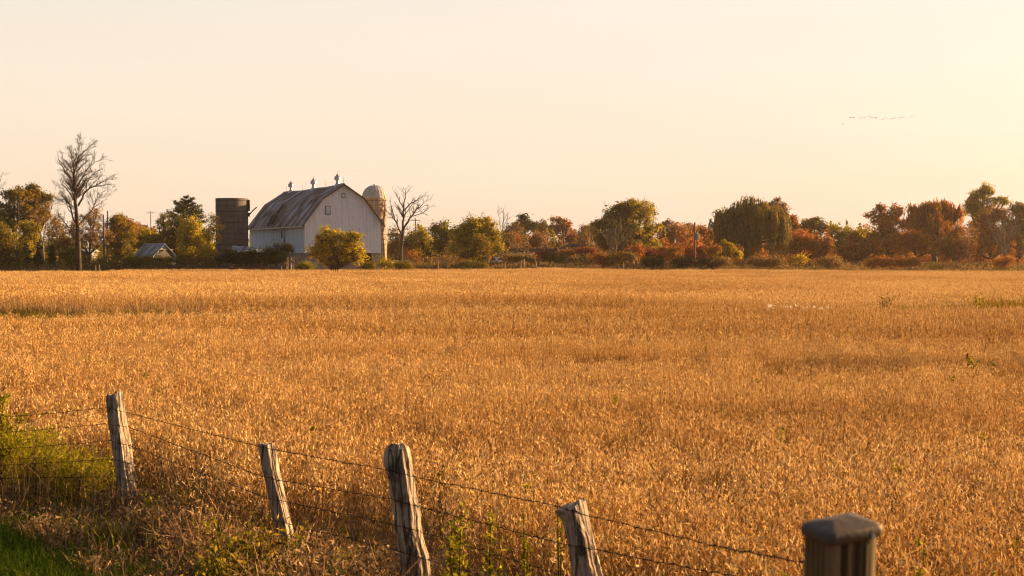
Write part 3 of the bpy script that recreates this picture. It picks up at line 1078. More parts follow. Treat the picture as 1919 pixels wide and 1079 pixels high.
# ------------------------------------------------------------------ posts on the far field edge
def stub(lab, px, ptop, pbase, D, lean=0.0, r=.09):
    c = P(px, pbase, D)
    g = float(gz(c[0], D)) - .3
    zt = P(px, ptop, D)[2] - g
    o = MB().tube([(0, 0, 0), (lean * .5 + .01, 0, zt * .5), (lean, 0, zt)], [r * 1.1, r, r * .92], 8).build('fence_post', 'bare_wood')
    o.location = (c[0] - lean, D, g)
    tag(o, lab, 'fence post', 'wooden posts along the far field edge')


stub('short upright post left of the leaning trio at the field edge', 946.5, 492, 504, 196)
stub('leftmost post of the leaning trio by the house, tilted right', 977, 487, 504, 195, lean=.28)
stub('middle post of the leaning trio by the house, the tallest', 981.5, 485, 505, 194, lean=-.15)
stub('rightmost post of the trio by the house, tilted left', 1003, 487, 505, 194, lean=-.32, r=.1)
stub('upright post right of the bare tree near the silo', 821, 486.5, 503, 204)
stub('thin post in weeds further right of the silo', 805, 481, 495, 216, r=.07)
stub('post standing before the feed troughs by the silo', 738, 485, 503, 203, r=.08)
stub('pale post in dry grass under the dark thicket', 474, 489, 500, 203, r=.08)
stub('leaning post at the foot of the tall bare tree', 186, 496, 507, 184, lean=-.08)
stub('short dark post just left of the leaning post by the bare tree', 179, 497, 506, 186, r=.08)


# ------------------------------------------------------------------ birds
def bird_mesh(name, span, flap, body=1.0):
    """a goose seen in flight: long neck, body, two bent wings"""
    s = span / 1.5
    mb = MB()
    xs = [-.42, -.34, -.15, .08, .22, .34, .52, .60, .66]
    rr = [.01, .05, .10, .10, .06, .035, .03, .035, .008]
    mb.tube([(x * s, 0, 0.02 * s * (x > .3)) for x in xs], [q * s * body for q in rr], 7)
    for sg in (-1, 1):
        h = flap
        pts = [(.20, .05, .03), (-.20, .05, .03), (.22, .38, .03 + .30 * h), (-.18, .38, .03 + .30 * h), (.02, .75, .03 + .30 * h - .14), (-.08, .72, .03 + .29 * h - .14)]
        top = np.array([(a * s, sg * b * s, c * s) for a, b, c in pts])
        v = np.vstack([top, top - np.array([0, 0, .085 * s])])
        mb.add(v, [(0, 2, 3, 1), (2, 4, 5, 3), (7, 9, 8, 6), (9, 11, 10, 8), (0, 6, 8, 2), (2, 8, 10, 4), (1, 3, 9, 7), (3, 5, 11, 9), (4, 10, 11, 5)])
    me = bpy.data.meshes.new(name)
    me.from_pydata(np.vstack(mb.v).tolist(), [], mb.f)
    me.materials.append(MATS['goose'])
    return me


def birds():
    near = [bird_mesh('goose', 1.35, f, 1.6) for f in (.5, -.2, .9)]
    pos = [(1593.5, 221.2), (1599.4, 220), (1612, 220.8), (1620, 220), (1629.9, 218.4), (1633.8, 220.7), (1641, 220), (1642.4, 222), (1653.8, 222.8),
           (1659, 221), (1665.5, 222), (1672.4, 222.4), (1676.5, 221.3), (1686.9, 220.4), (1692.4, 220.6)]
    r2 = np.random.default_rng(3)
    for i, (px, py) in enumerate(pos):
        o = bpy.data.objects.new('goose', near[int(r2.integers(3))])
        COL.objects.link(o)
        o.location = tuple(P(px, py + r2.normal(0, .5), 640 + r2.uniform(-6, 6)))
        o.rotation_euler = (r2.normal(0, .15), 0, R(52 + r2.normal(0, 24)))
        tag(o, 'dark goose in the middle of the line flying over the right trees', 'goose', 'geese flying in a line at the right')
    for px, py, k, lab, rz in ((1708.4, 219, 2, 'goose with arched wings flying alone at the right end of the line', 80), (1579.9, 231.8, 1, 'lone goose flying lowest, left of and below the line', 20)):
        o = bpy.data.objects.new('goose', near[k])
        COL.objects.link(o)
        o.location = tuple(P(px, py, 640))
        o.rotation_euler = (0, 0, R(rz))
        tag(o, lab, 'goose', 'geese flying in a line at the right')
    far = [bird_mesh('far_goose', .7, f) for f in (.4, -.1)]
    line = []
    for x in np.concatenate([np.linspace(616.5, 642, 9), np.linspace(645, 680, 12), np.linspace(684, 694, 4)]):
        line.append((x, np.interp(x, [616, 640, 655, 694], [320.8, 321.2, 320, 318])))
    for x in np.linspace(699, 728.5, 12):
        line.append((x, np.interp(x, [699, 715, 729], [317.7, 318.8, 322])))
    for px, py in line:
        o = bpy.data.objects.new('goose', far[int(r2.integers(2))])
        COL.objects.link(o)
        o.location = tuple(P(px, py + r2.normal(0, .25), 860))
        o.rotation_euler = (0, 0, R(75 + r2.normal(0, 10)))
        tag(o, 'tiny far goose in the long line above the barn roof', 'goose', 'far geese in a long line above the barn')
    for px, py in [(782, 312), (787.5, 311.3), (793, 311.3), (798, 311.3), (802.5, 311), (807, 310.8), (812, 310.5), (815.5, 311), (818.5, 311.8)]:
        o = bpy.data.objects.new('goose', far[int(r2.integers(2))])
        COL.objects.link(o)
        o.location = tuple(P(px, py, 860))
        o.rotation_euler = (0, 0, R(75 + r2.normal(0, 10)))
        tag(o, 'tiny far goose in the short line above the bare tree by the silo', 'goose', 'far geese in a short line right of the barn')


birds()
# ------------------------------------------------------------------ foliage
def leaf_quads(C, N, length, width, r, fold=.25):
    """one folded lozenge per centre C with normal N"""
    n = len(C)
    a = unit(np.cross(N, r.normal(size=(n, 3))))
    b = unit(np.cross(N, a))
    l = (length * r.uniform(.6, 1.35, n))[:, None] * .5
    w = (width * r.uniform(.6, 1.35, n))[:, None] * .5
    V = np.stack([C - a * l, C + b * w + N * w * fold, C + a * l, C - b * w + N * w * fold], 1)
    return V


def blob_leaves(blobs, n, leaf, r, cl=.75, per=16, shell=.62, ratio=.62, droop=0.0, jag=.30, gap=.10):
    """leaf clusters through and around a set of ellipsoids (centre, radii)"""
    vol = np.array([(b[1][0] * b[1][2] + b[1][0] * b[1][1] + b[1][1] * b[1][2]) for b in blobs])
    vol = vol / vol.sum()
    Vs, Ts = [], []
    for (c, rad), fr in zip(blobs, vol):
        k = max(4, int(n * fr / per))
        d = unit(r.normal(size=(k, 3)))
        d[:, 2] = np.where(d[:, 2] < -.6, -d[:, 2], d[:, 2])
        rr = np.where(r.random(k) < .72, r.uniform(shell, 1.0, k), r.uniform(.15, shell, k))
        ph = r.uniform(0, 6.28, 3)
        bump = 1 + jag * np.sin(d[:, 0] * 5 + ph[0]) * np.sin(d[:, 2] * 6 + ph[1]) + jag * .6 * r.normal(size=k) * .6
        cc = c + d * rad * (rr * bump)[:, None]
        if gap:
            keep = r.random(k) > gap
            cc, d = cc[keep], d[keep]
            k = len(cc)
        size = cl * r.uniform(.55, 1.25, k)
        ct = np.clip(r.normal(.5, .20, k), 0, 1)
        m = per
        g = r.normal(size=(k, m, 3)) * (size[:, None, None] * np.array([.5, .5, .38]))
        C = (cc[:, None, :] + g).reshape(-1, 3)
        if droop:
            C[:, 2] -= np.abs(g.reshape(-1, 3)[:, 0]) * droop
        out = np.repeat(d, m, 0)
        N = unit(out * .95 + r.normal(size=(k * m, 3)) * .62 + np.array([0, 0, .3]))
        Vs.append(leaf_quads(C, N, leaf, leaf * ratio, r))
        Ts.append(np.repeat(ct, m) + r.normal(0, .14, k * m))
    return np.vstack(Vs), np.concatenate(Ts)


def px_blobs(D, bl, seed, flat=1.0, lobes=6):
    """crown masses given by their outline in the photo, turned into ellipsoids standing D metres away"""
    r = np.random.default_rng(seed)
    s = D / FPX
    out = []
    for px, py, rx, ry in bl:
        dd = r.normal(0, .22) * min(rx, ry * 1.5) * s
        c = P(px, py, D + dd)
        rad = np.array([rx * s, (.5 * rx + .5 * min(rx, ry)) * s * flat, ry * s])
        out.append((c, rad * .84))
        if lobes and rad.max() > .55:
            for _ in range(lobes):
                d = unit(r.normal(size=3) + np.array([0, 0, .25]))
                out.append((c + d * rad * r.uniform(.66, .95), rad * r.uniform(.22, .46) + .12 * rad.mean()))
    return out


TREE_N = [100]


def leaf_tree(name, lab, cat, D, base_px, bl, mat, n, leaf=.34, tr=.22, bark='bark', group=None, limbs=True, flat=.9, stems=1, base_z=None, **kw):
    TREE_N[0] += 1
    seed = TREE_N[0]
    n = int(n * 1.6)
    r = np.random.default_rng(seed)
    bx = X_at(base_px, D)
    g = float(gz(bx, D)) if base_z is None else base_z
    root = np.array([bx, D, g])
    t = thing(name, lab, cat, root, group)
    blobs = [(c - root, rad) for c, rad in px_blobs(D, bl, seed, flat)]
    V, T = blob_leaves(blobs, n, leaf, r, **kw)
    ok = V[:, :, 2].min(1) > -.2
    link_obj('crown', quads_mesh('crown', V[ok], T[ok]), mat, t)
    mb = MB()
    low = min(b[0][2] - b[1][2] * .5 for b in blobs)
    fork = max(.35, low * .75)
    for sidx in range(stems):
        off = np.array([r.normal(0, .25), r.normal(0, .25), 0]) * (stems > 1)
        f = np.array([r.normal(0, .08), r.normal(0, .08), fork]) + off * 2
        mb.tube([off + np.array([0, 0, -.3]), off + np.array([0, 0, .2]), (f + off) / 2, f], [tr * 1.35, tr * 1.1, tr * .95, tr * .85], 8)
        if limbs:
            for c, rad in (blobs if len(blobs) < 8 else blobs[::3]):
                mid = f * .45 + c * .55 + np.array([r.normal(0, .3), r.normal(0, .3), -.2 * rad[2]]) * .6
                top = c + np.array([0, 0, rad[2] * .45])
                q = tr * .62 / stems ** .3
                mb.tube([f, mid, c, top], [q, q * .75, q * .5, q * .18], 6)
                for _ in range(7):
                    d = unit(r.normal(size=3) + np.array([0, 0, .35]))
                    e = c + d * rad * r.uniform(.7, .98)
                    a = mid * (1 - .5) + c * .5 if r.random() < .4 else c
                    mb.tube([a, (a + e) / 2 + r.normal(0, .15, 3), e], [q * .36, q * .22, q * .07], 5)
    mb.build('trunk', bark, t, smooth=True)
    return t


# ------------------------------------------------------------------ bare trees
def branch_out(mb, pts, r0, r1, level, maxl, r, dens, lenf, up=.25, k=5, collect=None):
    pts = np.asarray(pts, float)
    rad = np.linspace(r0, r1, len(pts))
    mb.tube(pts, rad, k if level < 2 else 4 if level == 2 else 3, cap=False)
    if collect is not None and level >= maxl - 1:
        collect.append(pts[-1])
        collect.append(pts[len(pts) // 2])
    if level >= maxl:
        return
    seg = np.linalg.norm(np.diff(pts, axis=0), axis=1)
    Lt = seg.sum()
    cum = np.concatenate([[0], np.cumsum(seg)]) / Lt
    n = max(2, int(round(Lt * dens[level])))
    for _ in range(n):
        t = r.uniform(.22, 1.0) ** .85
        p = np.array([np.interp(t, cum, pts[:, i]) for i in range(3)])
        i = min(len(pts) - 2, int(np.searchsorted(cum, t) - 1) if t > 0 else 0)
        tan = unit(pts[max(i, 0) + 1] - pts[max(i, 0)])
        side = unit(np.cross(tan, r.normal(size=3)))
        ang = r.uniform(.5, 1.05)
        d = unit(tan * math.cos(ang) + side * math.sin(ang) + np.array([0, 0, up]))
        L = Lt * lenf * r.uniform(.45, 1.1) * (1.15 - .6 * t)
        L = min(L, 2.9 if level == 0 else 1.7)
        rr = max(np.interp(t, cum, rad) * .55, .012 if r0 > .006 else .0015)
        m = 4 if level == 0 else 3
        q = [p]
        for j in range(m):
            d = unit(d + r.normal(0, .17, 3) + np.array([0, 0, .06]))
            q.append(q[-1] + d * L / m)
        branch_out(mb, q, rr, max(rr * .25, .011 if r0 > .006 else .0012), level + 1, maxl, r, dens, lenf, up, k, collect)


def bare_tree(name, lab, cat, D, base_px, limbs, mat='twig', maxl=3, dens=(1.3, 2.2, 2.6), lenf=.42, seed=1, group=None, up=.22, leaves=None, base_py=None):
    """limbs: list of (pixel polyline, start radius, end radius)"""
    r = np.random.default_rng(seed)
    bx = X_at(base_px, D)
    g = float(gz(bx, D))
    root = np.array([bx, D, g])
    t = thing(name, lab, cat, root, group)
    mb, tr, tips = MB(), MB(), []
    for i, (pl, r0, r1) in enumerate(limbs):
        dirn = r.normal(0, .35) if i else 0.0
        base = P(pl[0][0], pl[0][1], D) - root
        pts = []
        run = 0.0
        for j, (a, b) in enumerate(pl):
            q = P(a, b, D) - root
            run += 0 if j == 0 else np.linalg.norm(q - prev)
            prev = q.copy()
            q[1] += dirn * run
            pts.append(q)
        pts = np.array(pts)
        if i == 0:
            pts[0][2] = -.3
            tr.tube(pts, np.linspace(r0, r1, len(pts)), 8)
            continue
        m = max(6, len(pts) * 3)
        tt = np.linspace(0, len(pts) - 1, m)
        sm = np.stack([np.interp(tt, np.arange(len(pts)), pts[:, k]) for k in range(3)], 1)
        sm[1:-1] = (sm[:-2] + 2 * sm[1:-1] + sm[2:]) / 4
        sm[1:] += r.normal(0, .06, (m - 1, 3))
        branch_out(mb, sm, r0, r1, 0, maxl, r, dens, lenf, up, 6, tips)
    tr.build('trunk', mat, t, smooth=True)
    mb.build('branches', mat, t)
    if leaves:
        lm, n, sz = leaves
        tips = np.array(tips)
        c = tips[r.integers(0, len(tips), n)] + r.normal(0, .25, (n, 3))
        V = leaf_quads(c, unit(r.normal(size=(n, 3))), sz, sz * .6, r)
        link_obj('leaves', quads_mesh('leaves', V, r.random(n)), lm, t)
    return t


# ------------------------------------------------------------------ conifers and willows
def conifer(name, lab, D, base_px, top_py, half_w, mat, n, base_py=490, leaf=.3, open_=.0, group=None, first=.12, tr=.2, step=.45, shape=1.15):
    TREE_N[0] += 1
    r = np.random.default_rng(TREE_N[0])
    bx = X_at(base_px, D)
    g = float(gz(bx, D))
    root = np.array([bx, D, g])
    t = thing(name, lab, 'tree', root, group)
    H = P(0, top_py, D)[2] - g
    Wd = half_w * D / FPX
    mb = MB()
    mb.tube([(0, 0, -.3), (r.normal(0, .08), 0, H * .5), (0, 0, H * .98)], [tr, tr * .65, .03], 8)
    C, N, T = [], [], []
    z = H * first
    tot = []
    while z < H * .97:
        f = z / H
        ln = Wd * (1 - ((f - first) / (1 - first)) ** shape) * r.uniform(.75, 1.08) + .12
        for _ in range(int(r.integers(4, 7))):
            if open_ and r.random() < open_:
                continue
            a = r.uniform(0, 6.283)
            l = ln * r.uniform(.6, 1.1)
            e = np.array([math.cos(a) * l, math.sin(a) * l, l * (.05 + .35 * f) + r.normal(0, .08)])
            p0 = np.array([0, 0, z])
            mid = p0 + e * .55 + np.array([0, 0, -.09 * l])
            mb.tube([p0, mid, p0 + e], [.055 * (1 - f) + .02, .03, .01], 4, cap=False)
            tot.append((p0, mid, p0 + e, l))
        z += step * r.uniform(.7, 1.3)
    w = np.array([q[3] for q in tot])
    cnt = r.multinomial(n, w / w.sum())
    for (p0, mid, e, l), k in zip(tot, cnt):
        if not k:
            continue
        s = r.uniform(.18, 1.05, k)[:, None]
        c = (1 - s) ** 2 * p0 + 2 * s * (1 - s) * mid + s * s * e
        c = c + r.normal(size=(k, 3)) * np.array([.16, .16, .10]) * (l * .5 + .25)
        C.append(c)
        N.append(unit(r.normal(size=(k, 3)) * .8 + np.array([0, 0, .7]) + unit(e) * .2))
        T.append(np.clip(r.normal(.5, .2) + r.normal(0, .15, k), 0, 1))
    C, N, T = np.vstack(C), np.vstack(N), np.concatenate(T)
    V = leaf_quads(C, N, leaf, leaf * .42, r)
    link_obj('crown', quads_mesh('crown', V, T), mat, t)
    mb.build('trunk', 'bark', t, smooth=True)
    return t


def willow(lab, D, base_px, bl, mat, strands, seed, hang=(1.6, 4.5), extra=6000):
    r = np.random.default_rng(seed)
    bx = X_at(base_px, D)
    g = float(gz(bx, D))
    root = np.array([bx, D, g])
    t = thing('willow_tree', lab, 'tree', root)
    blobs = [(c - root, rad) for c, rad in px_blobs(D, bl, seed, .85, 4)]
    vol = np.array([b[1][0] * b[1][2] for b in blobs])
    Vs, Ts = [], []
    mb = MB()
    for (c, rad), fr in zip(blobs, vol / vol.sum()):
        k = int(strands * fr)
        nc = max(4, int(k / 26))
        cd = unit(r.normal(size=(nc, 3)) + np.array([0, 0, .35]))
        cs = c + cd * rad * r.uniform(.5, 1.08, nc)[:, None]
        cl_ = r.uniform(hang[0], hang[1], nc)
        cti = np.clip(r.normal(.5, .25, nc), 0, 1)
        who = r.integers(0, nc, k)
        d = cd[who]
        s = cs[who] + r.normal(0, 1, (k, 3)) * np.array([.42, .42, .30])
        ct = np.clip(cti[who] + r.normal(0, .1, k), 0, 1)
        for i in range(k):
            L = min(cl_[who[i]] * r.uniform(.55, 1.1), max(.6, s[i][2] - .4))
            m = int(L / .16) + 2
            u = np.linspace(0, 1, m)
            out = d[i] * np.array([1, 1, 0])
            q = s[i] + out * (.35 * np.sin(u * 1.6))[:, None] + np.stack([r.normal(0, .06, m), r.normal(0, .06, m), .35 * np.sin(u * 2.4) - L * u], 1)
            N = unit(r.normal(size=(m, 3)) * np.array([1, 1, .25]) + out * .7)
            a = unit(np.array([0, 0, -1.0]) + r.normal(0, .3, (m, 3)))
            b = unit(np.cross(N, a))
            l = (r.uniform(.16, .30, m))[:, None]
            w = (r.uniform(.045, .09, m))[:, None]
            Vs.append(np.stack([q - a * l, q + b * w, q + a * l, q - b * w], 1))
            Ts.append(np.clip(ct[i] + r.normal(0, .12, m), 0, 1))
        for _ in range(9):
            e = c + unit(r.normal(size=3) + np.array([0, 0, .5])) * rad * .9
            f = np.array([0, 0, max(1.5, blobs[0][0][2] * .35)])
            mb.tube([f, f * .4 + c * .6, c * .5 + e * .5, e], [.22, .16, .08, .02], 6)
    mb.tube([(0, 0, -.3), (.1, 0, .8), (0, 0, max(1.5, blobs[0][0][2] * .35))], [.6, .48, .42], 10)
    V2, T2 = blob_leaves([(c, rad * .86) for c, rad in blobs], extra, .32, r, cl=.8, per=14, ratio=.4)
    link_obj('crown', quads_mesh('crown', np.vstack(Vs + [V2]), np.concatenate(Ts + [T2])), mat, t)
    mb.build('trunk', 'bark', t, smooth=True)


# ------------------------------------------------------------------ left group
leaf_tree('leafy_tree', 'dark olive tree at far left with open gappy crown, left of the paler one', 'tree', 236, 26,
          [(28, 372, 26, 20), (4, 398, 26, 20), (40, 402, 24, 20), (12, 425, 30, 18)], 'leaf_olive', 7000, leaf=.36, tr=.3, shell=.7, gap=.25, cl=.65)
leaf_tree('leafy_tree', 'olive and gold tree whose rounded crown touches the tall bare tree', 'tree', 240, 76,
          [(66, 366, 20, 16), (82, 378, 16, 18), (62, 392, 18, 14), (84, 404, 14, 12)], 'leaf_olive', 6500, leaf=.34, tr=.28, gap=.2, cl=.6)
leaf_tree('leafy_bush', 'big ivy green bush at the left border of the field', 'bush', 200, 14,
          [(8, 462, 30, 38), (24, 484, 18, 20), (-20, 440, 30, 30)], 'leaf_olive', 8000, leaf=.30, tr=.16, stems=2)
leaf_tree('leafy_tree', 'drooping yellow green tree behind the small dark cedars', 'tree', 226, 52,
          [(52, 440, 17, 24), (50, 462, 16, 18), (62, 428, 12, 14)], 'leaf_yellow_green', 4200, leaf=.3, droop=.6)
bare_tree('thin_tree', 'thin half bare tree with sparse brown leaves left of the tall bare tree', 'tree', 222, 82,
          [([(82, 490), (81, 470), (80, 452)], .16, .13), ([(80, 456), (74, 425), (70, 395)], .1, .02), ([(80, 456), (86, 420), (90, 388)], .1, .02), ([(81, 465), (92, 435), (100, 412)], .07, .015)],
          'bark_grey', seed=5, dens=(1.6, 2.0, 2.2), leaves=('leaf_brown', 1500, .26))
for px, ty, hw, lab in ((49, 453, 15, 'squat dark cedar standing leftmost of the three at left'), (74, 452, 14, 'broad dark cedar in the middle of the three at left'), (97, 457, 12, 'pointed dark cedar rightmost of the three at left')):
    conifer('cedar', lab, 205, px, ty, hw, 'leaf_cedar', 2600, leaf=.24, group='dark cedars at left', first=.02, step=.25, tr=.1)
bare_tree('bare_tree', 'tall bare tree with twin leaders towering over everything at left', 'tree', 190, 147,
          [([(148, 508), (147, 480), (146, 450), (146, 430), (146, 426.9)], .42, .30),
           ([(145.5, 433.2), (141, 397.2), (136, 361.2), (134, 331.5), (133, 307.2), (133, 283.8)], .22, .02),
           ([(146.5, 430.5), (146.5, 397.2), (146, 365.7), (149, 331.5), (157, 307.2), (166, 291.9), (176, 286.5)], .24, .02),
           ([(145, 421.5), (131, 401.7), (119, 376.5), (108, 369.3), (97, 376.5)], .15, .015),
           ([(138, 374.7), (125, 352.2), (112, 344.1), (100, 347.7)], .10, .015),
           ([(146.5, 385.5), (158, 367.5), (166, 354.9), (185, 347.7), (200, 340.5), (210, 335.1)], .15, .015),
           ([(147, 365.7), (157, 343.2), (172, 326.1), (190, 313.5)], .10, .015),
           ([(147, 347.7), (156, 320.7), (168, 302.7), (188, 295.5)], .09, .012),
           ([(140, 392.7), (130, 385.5), (118, 365.7), (112, 347.7)], .08, .012),
           ([(135, 338.7), (124, 320.7), (116, 307.2), (113, 295.5)], .08, .012),
           ([(147, 419.7), (158, 406.2), (170, 385.5), (174, 365.7), (192, 361.2)], .10, .012),
           ([(146, 440), (160, 430), (172, 426.9), (180, 412.5)], .08, .012),
           ([(146, 452), (166, 440), (178, 435.9), (190, 432.3)], .07, .012),
           ([(146, 432), (132, 428.7), (118, 410.7), (112, 397.2)], .07, .012)],
          'twig', seed=21, dens=(3.4, 3.6, 3.4), lenf=.44, up=.15)
leaf_tree('leafy_tree', 'rusty orange tree standing behind the tall bare tree', 'tree', 232, 168,
          [(170, 418, 26, 24), (150, 440, 30, 22), (186, 446, 22, 24), (128, 455, 20, 18)], 'leaf_brown', 5200, leaf=.30, gap=.35, cl=.6, per=12)
leaf_tree('leafy_tree', 'small olive tree filling the gap left of the tall bare tree', 'tree', 248, 112,
          [(112, 440, 20, 26), (104, 462, 24, 18), (134, 460, 16, 18)], 'leaf_olive', 3600, leaf=.32, gap=.25)
leaf_tree('leafy_bush', 'dark green bush at the foot of the tall bare tree', 'bush', 193, 133,
          [(133, 484, 14, 13), (140, 478, 7, 12)], 'leaf_olive', 2400, leaf=.24, tr=.08)
leaf_tree('leafy_tree', 'olive tree with an orange crest right of the two utility poles', 'tree', 240, 228,
          [(224, 425, 20, 20), (238, 440, 22, 24), (216, 452, 20, 26), (232, 470, 26, 18)], 'leaf_olive', 7000, leaf=.34)
leaf_tree('leafy_tree', 'orange brown tree peeping up behind the olive one by the poles', 'tree', 252, 242,
          [(240, 420, 12, 9), (250, 430, 10, 10)], 'leaf_orange', 1300, leaf=.34)
leaf_tree('leafy_tree', 'bright yellow green round tree behind the small shed', 'tree', 256, 272,
          [(272, 447, 20, 20), (262, 465, 22, 20), (288, 462, 16, 16)], 'leaf_yellow_green', 5200, leaf=.34)
leaf_tree('leafy_tree', 'distant olive trees top left of the thin distant pole', 'tree', 330, 256,
          [(256, 436, 16, 16), (246, 445, 14, 12)], 'leaf_brown', 1500, leaf=.45)
conifer('pine_tree', 'small distant conifer beside the thin distant pole', 340, 277, 418, 8, 'leaf_pine', 900, leaf=.5, tr=.15)
leaf_tree('leafy_tree', 'distant orange tree beside the thin distant pole', 'tree', 345, 266, [(267, 432, 9, 9), (287, 436, 7, 9)], 'leaf_orange', 900, leaf=.45)
leaf_tree('leafy_tree', 'lacy sparse leaved tree left of the tall pine', 'tree', 256, 305,
          [(306, 412, 14, 13), (300, 428, 12, 14), (318, 425, 14, 16), (316, 448, 18, 18), (320, 468, 20, 18)], 'leaf_olive', 4200, leaf=.28, gap=.35, cl=.5, per=12)
conifer('pine_tree', 'tall pine with upswept tufted branches left of the dark silo', 252, 351, 361, 52, 'leaf_pine', 15000, leaf=.44, open_=.18, first=.22, tr=.28, step=.6, shape=1.9)
leaf_tree('leafy_tree', 'golden yellow leaved tree growing in front of the tall pine', 'tree', 241, 356,
          [(352, 424, 15, 19), (345, 442, 15, 18), (364, 440, 17, 18), (352, 462, 22, 18), (376, 455, 16, 18), (388, 462, 12, 18)], 'leaf_amber', 7000, leaf=.30, gap=.12)
leaf_tree('leafy_tree', 'shaded olive tree between the small shed and the golden tree', 'tree', 250, 334,
          [(334, 462, 20, 18), (326, 476, 18, 14), (350, 478, 22, 12)], 'leaf_olive', 3600, leaf=.32)
bare_tree('sapling', 'thin yellow leaved sapling against the dark silo wall', 'tree', 206, 397,
          [([(396, 498), (397, 480), (397, 470)], .06, .05), ([(397, 474), (400, 450), (408, 425), (413, 412)], .05, .012), ([(397, 474), (392, 450), (390, 428)], .05, .012), ([(398, 462), (408, 448), (416, 440)], .04, .01), ([(397, 468), (386, 452), (380, 440)], .04, .01)],
          'twig', seed=8, dens=(2.2, 2.4, 2.4), leaves=('leaf_gold', 1300, .24), lenf=.45)
leaf_tree('leafy_bush', 'yellow orange bush at the foot of the dark silo', 'bush', 204, 384,
          [(384, 476, 15, 14), (398, 482, 12, 12)], 'leaf_gold', 1900, leaf=.26, tr=.06)

# ------------------------------------------------------------------ around the barn
leaf_tree('yellow_bush', 'round golden bush with two lobes growing in front of the barn gable', 'bush', 186, 630,
          [(618, 452, 26, 24), (610, 474, 27, 24), (652, 452, 22, 18), (660, 476, 26, 22), (634, 484, 36, 19), (600, 456, 14, 16), (672, 484, 14, 14), (628, 438, 9, 8), (664, 442, 9, 8)],
          'leaf_amber', 11500, leaf=.26, tr=.10, stems=5, cl=.40, per=8, jag=.55, gap=.22)
for px, bl, lab, n in ((440, [(425, 486, 20, 11), (445, 482, 18, 12)], 'dark bramble mass in shade below the dark silo', 2600),
                       (480, [(478, 484, 24, 13), (500, 480, 18, 14)], 'dark bramble mass smothering the collapsed lean to', 3200),
                       (528, [(522, 478, 16, 17), (536, 468, 9, 9), (512, 486, 18, 11)], 'tallest dark bramble clump against the long barn wall', 3200)):
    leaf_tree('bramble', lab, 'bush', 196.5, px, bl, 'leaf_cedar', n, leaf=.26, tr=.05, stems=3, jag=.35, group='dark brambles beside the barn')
for px, bl, lab, m in ((255, [(250, 489, 22, 6), (272, 488, 16, 6)], 'low dark hedge in front of the small shed, left half', 'leaf_olive'),
                       (318, [(305, 490, 22, 6), (338, 488, 18, 8)], 'low dark hedge in front of the small shed, right half', 'leaf_olive'),
                       (372, [(362, 489, 14, 6), (392, 490, 18, 6)], 'low scrub between the shed hedge and the dark silo', 'leaf_brown')):
    leaf_tree('hedge', lab, 'hedge', 203, px, bl, m, 2600, leaf=.22, tr=.04, stems=3, jag=.35)
leaf_tree('leafy_bush', 'small bright yellow green bush at the foot of the tall silo', 'bush', 200, 721,
          [(720, 494, 10, 6), (730, 497, 8, 4)], 'leaf_yellow_green', 900, leaf=.2, tr=.04)
for px, bl, lab in ((690, [(688, 499, 14, 5)], 'low green weeds at the barn doorway right of the golden bush'), (573, [(572, 500, 14, 5)], 'low green weeds beneath the broken picket fence'), (752, [(748, 497, 14, 6), (764, 498, 10, 5)], 'low green shrub in front of the feed troughs'), (888, [(884, 497, 16, 6), (905, 499, 10, 4)], 'low dark shrub at the field edge below the parked car')):
    leaf_tree('low_bush', lab, 'bush', 198, px, bl, 'leaf_weed' if px in (573,) else 'leaf_olive', 1200, leaf=.2, tr=.04, stems=2)
bare_tree('bare_tree', 'gnarled bare tree with crooked trunk just right of the tall silo', 'tree', 224, 752,
          [([(750, 492), (751, 470), (752, 455), (754, 440), (756, 428)], .34, .27),
           ([(755, 432), (756, 405), (757, 385), (758, 368), (761, 352)], .2, .02),
           ([(756, 430), (766, 412), (778, 398), (790, 386), (804, 374)], .18, .02),
           ([(757, 395), (768, 380), (782, 374), (796, 362)], .12, .015),
           ([(754, 440), (746, 420), (738, 405), (727, 396)], .16, .02),
           ([(756, 390), (748, 374), (742, 362), (738, 356)], .10, .015),
           ([(753, 455), (764, 448), (774, 452), (786, 448)], .09, .015),
           ([(740, 408), (733, 390), (731, 375)], .08, .012),
           ([(770, 405), (786, 402), (800, 392), (806, 386)], .08, .012),
           ([(754, 440), (740, 440), (730, 430)], .08, .012)],
          'twig', seed=33, dens=(2.0, 2.8, 3.0), lenf=.42, up=.2)
leaf_tree('leafy_tree', 'mixed olive and rust tree close to the right of the silo', 'tree', 240, 742,
          [(742, 450, 16, 28), (738, 475, 16, 18), (756, 470, 18, 18)], 'leaf_brown', 3600, leaf=.30, gap=.2)
leaf_tree('leafy_tree', 'yellow green tree behind the gnarled bare tree', 'tree', 250, 792,
          [(790, 446, 18, 20), (776, 462, 20, 20), (800, 462, 14, 18)], 'leaf_yellow_green', 4200, leaf=.32, gap=.12)
leaf_tree('leafy_tree', 'dark olive tree left of the big yellow green tree', 'tree', 243, 830,
          [(828, 440, 20, 22), (840, 456, 22, 24), (822, 468, 22, 18)], 'leaf_olive', 5200, leaf=.34)
bare_tree('thin_tree', 'bare treetop poking up behind the big yellow green tree', 'tree', 262, 888,
          [([(888, 490), (888, 450), (888, 430)], .2, .16), ([(888, 432), (884, 412), (880, 396)], .1, .015), ([(888, 432), (897, 412), (906, 396)], .1, .015), ([(888, 440), (874, 420), (866, 408)], .1, .015)],
          'twig', seed=41, dens=(1.8, 2.2, 2.0))
leaf_tree('leafy_tree', 'big rounded yellow green tree in the middle of the tree line', 'tree', 222, 898,
          [(890, 432, 30, 22), (868, 448, 22, 22), (918, 448, 24, 24), (880, 466, 30, 20), (926, 466, 16, 20), (904, 420, 20, 12), (858, 466, 16, 18)], 'leaf_yellow_green', 13000, leaf=.32, tr=.3, jag=.3)
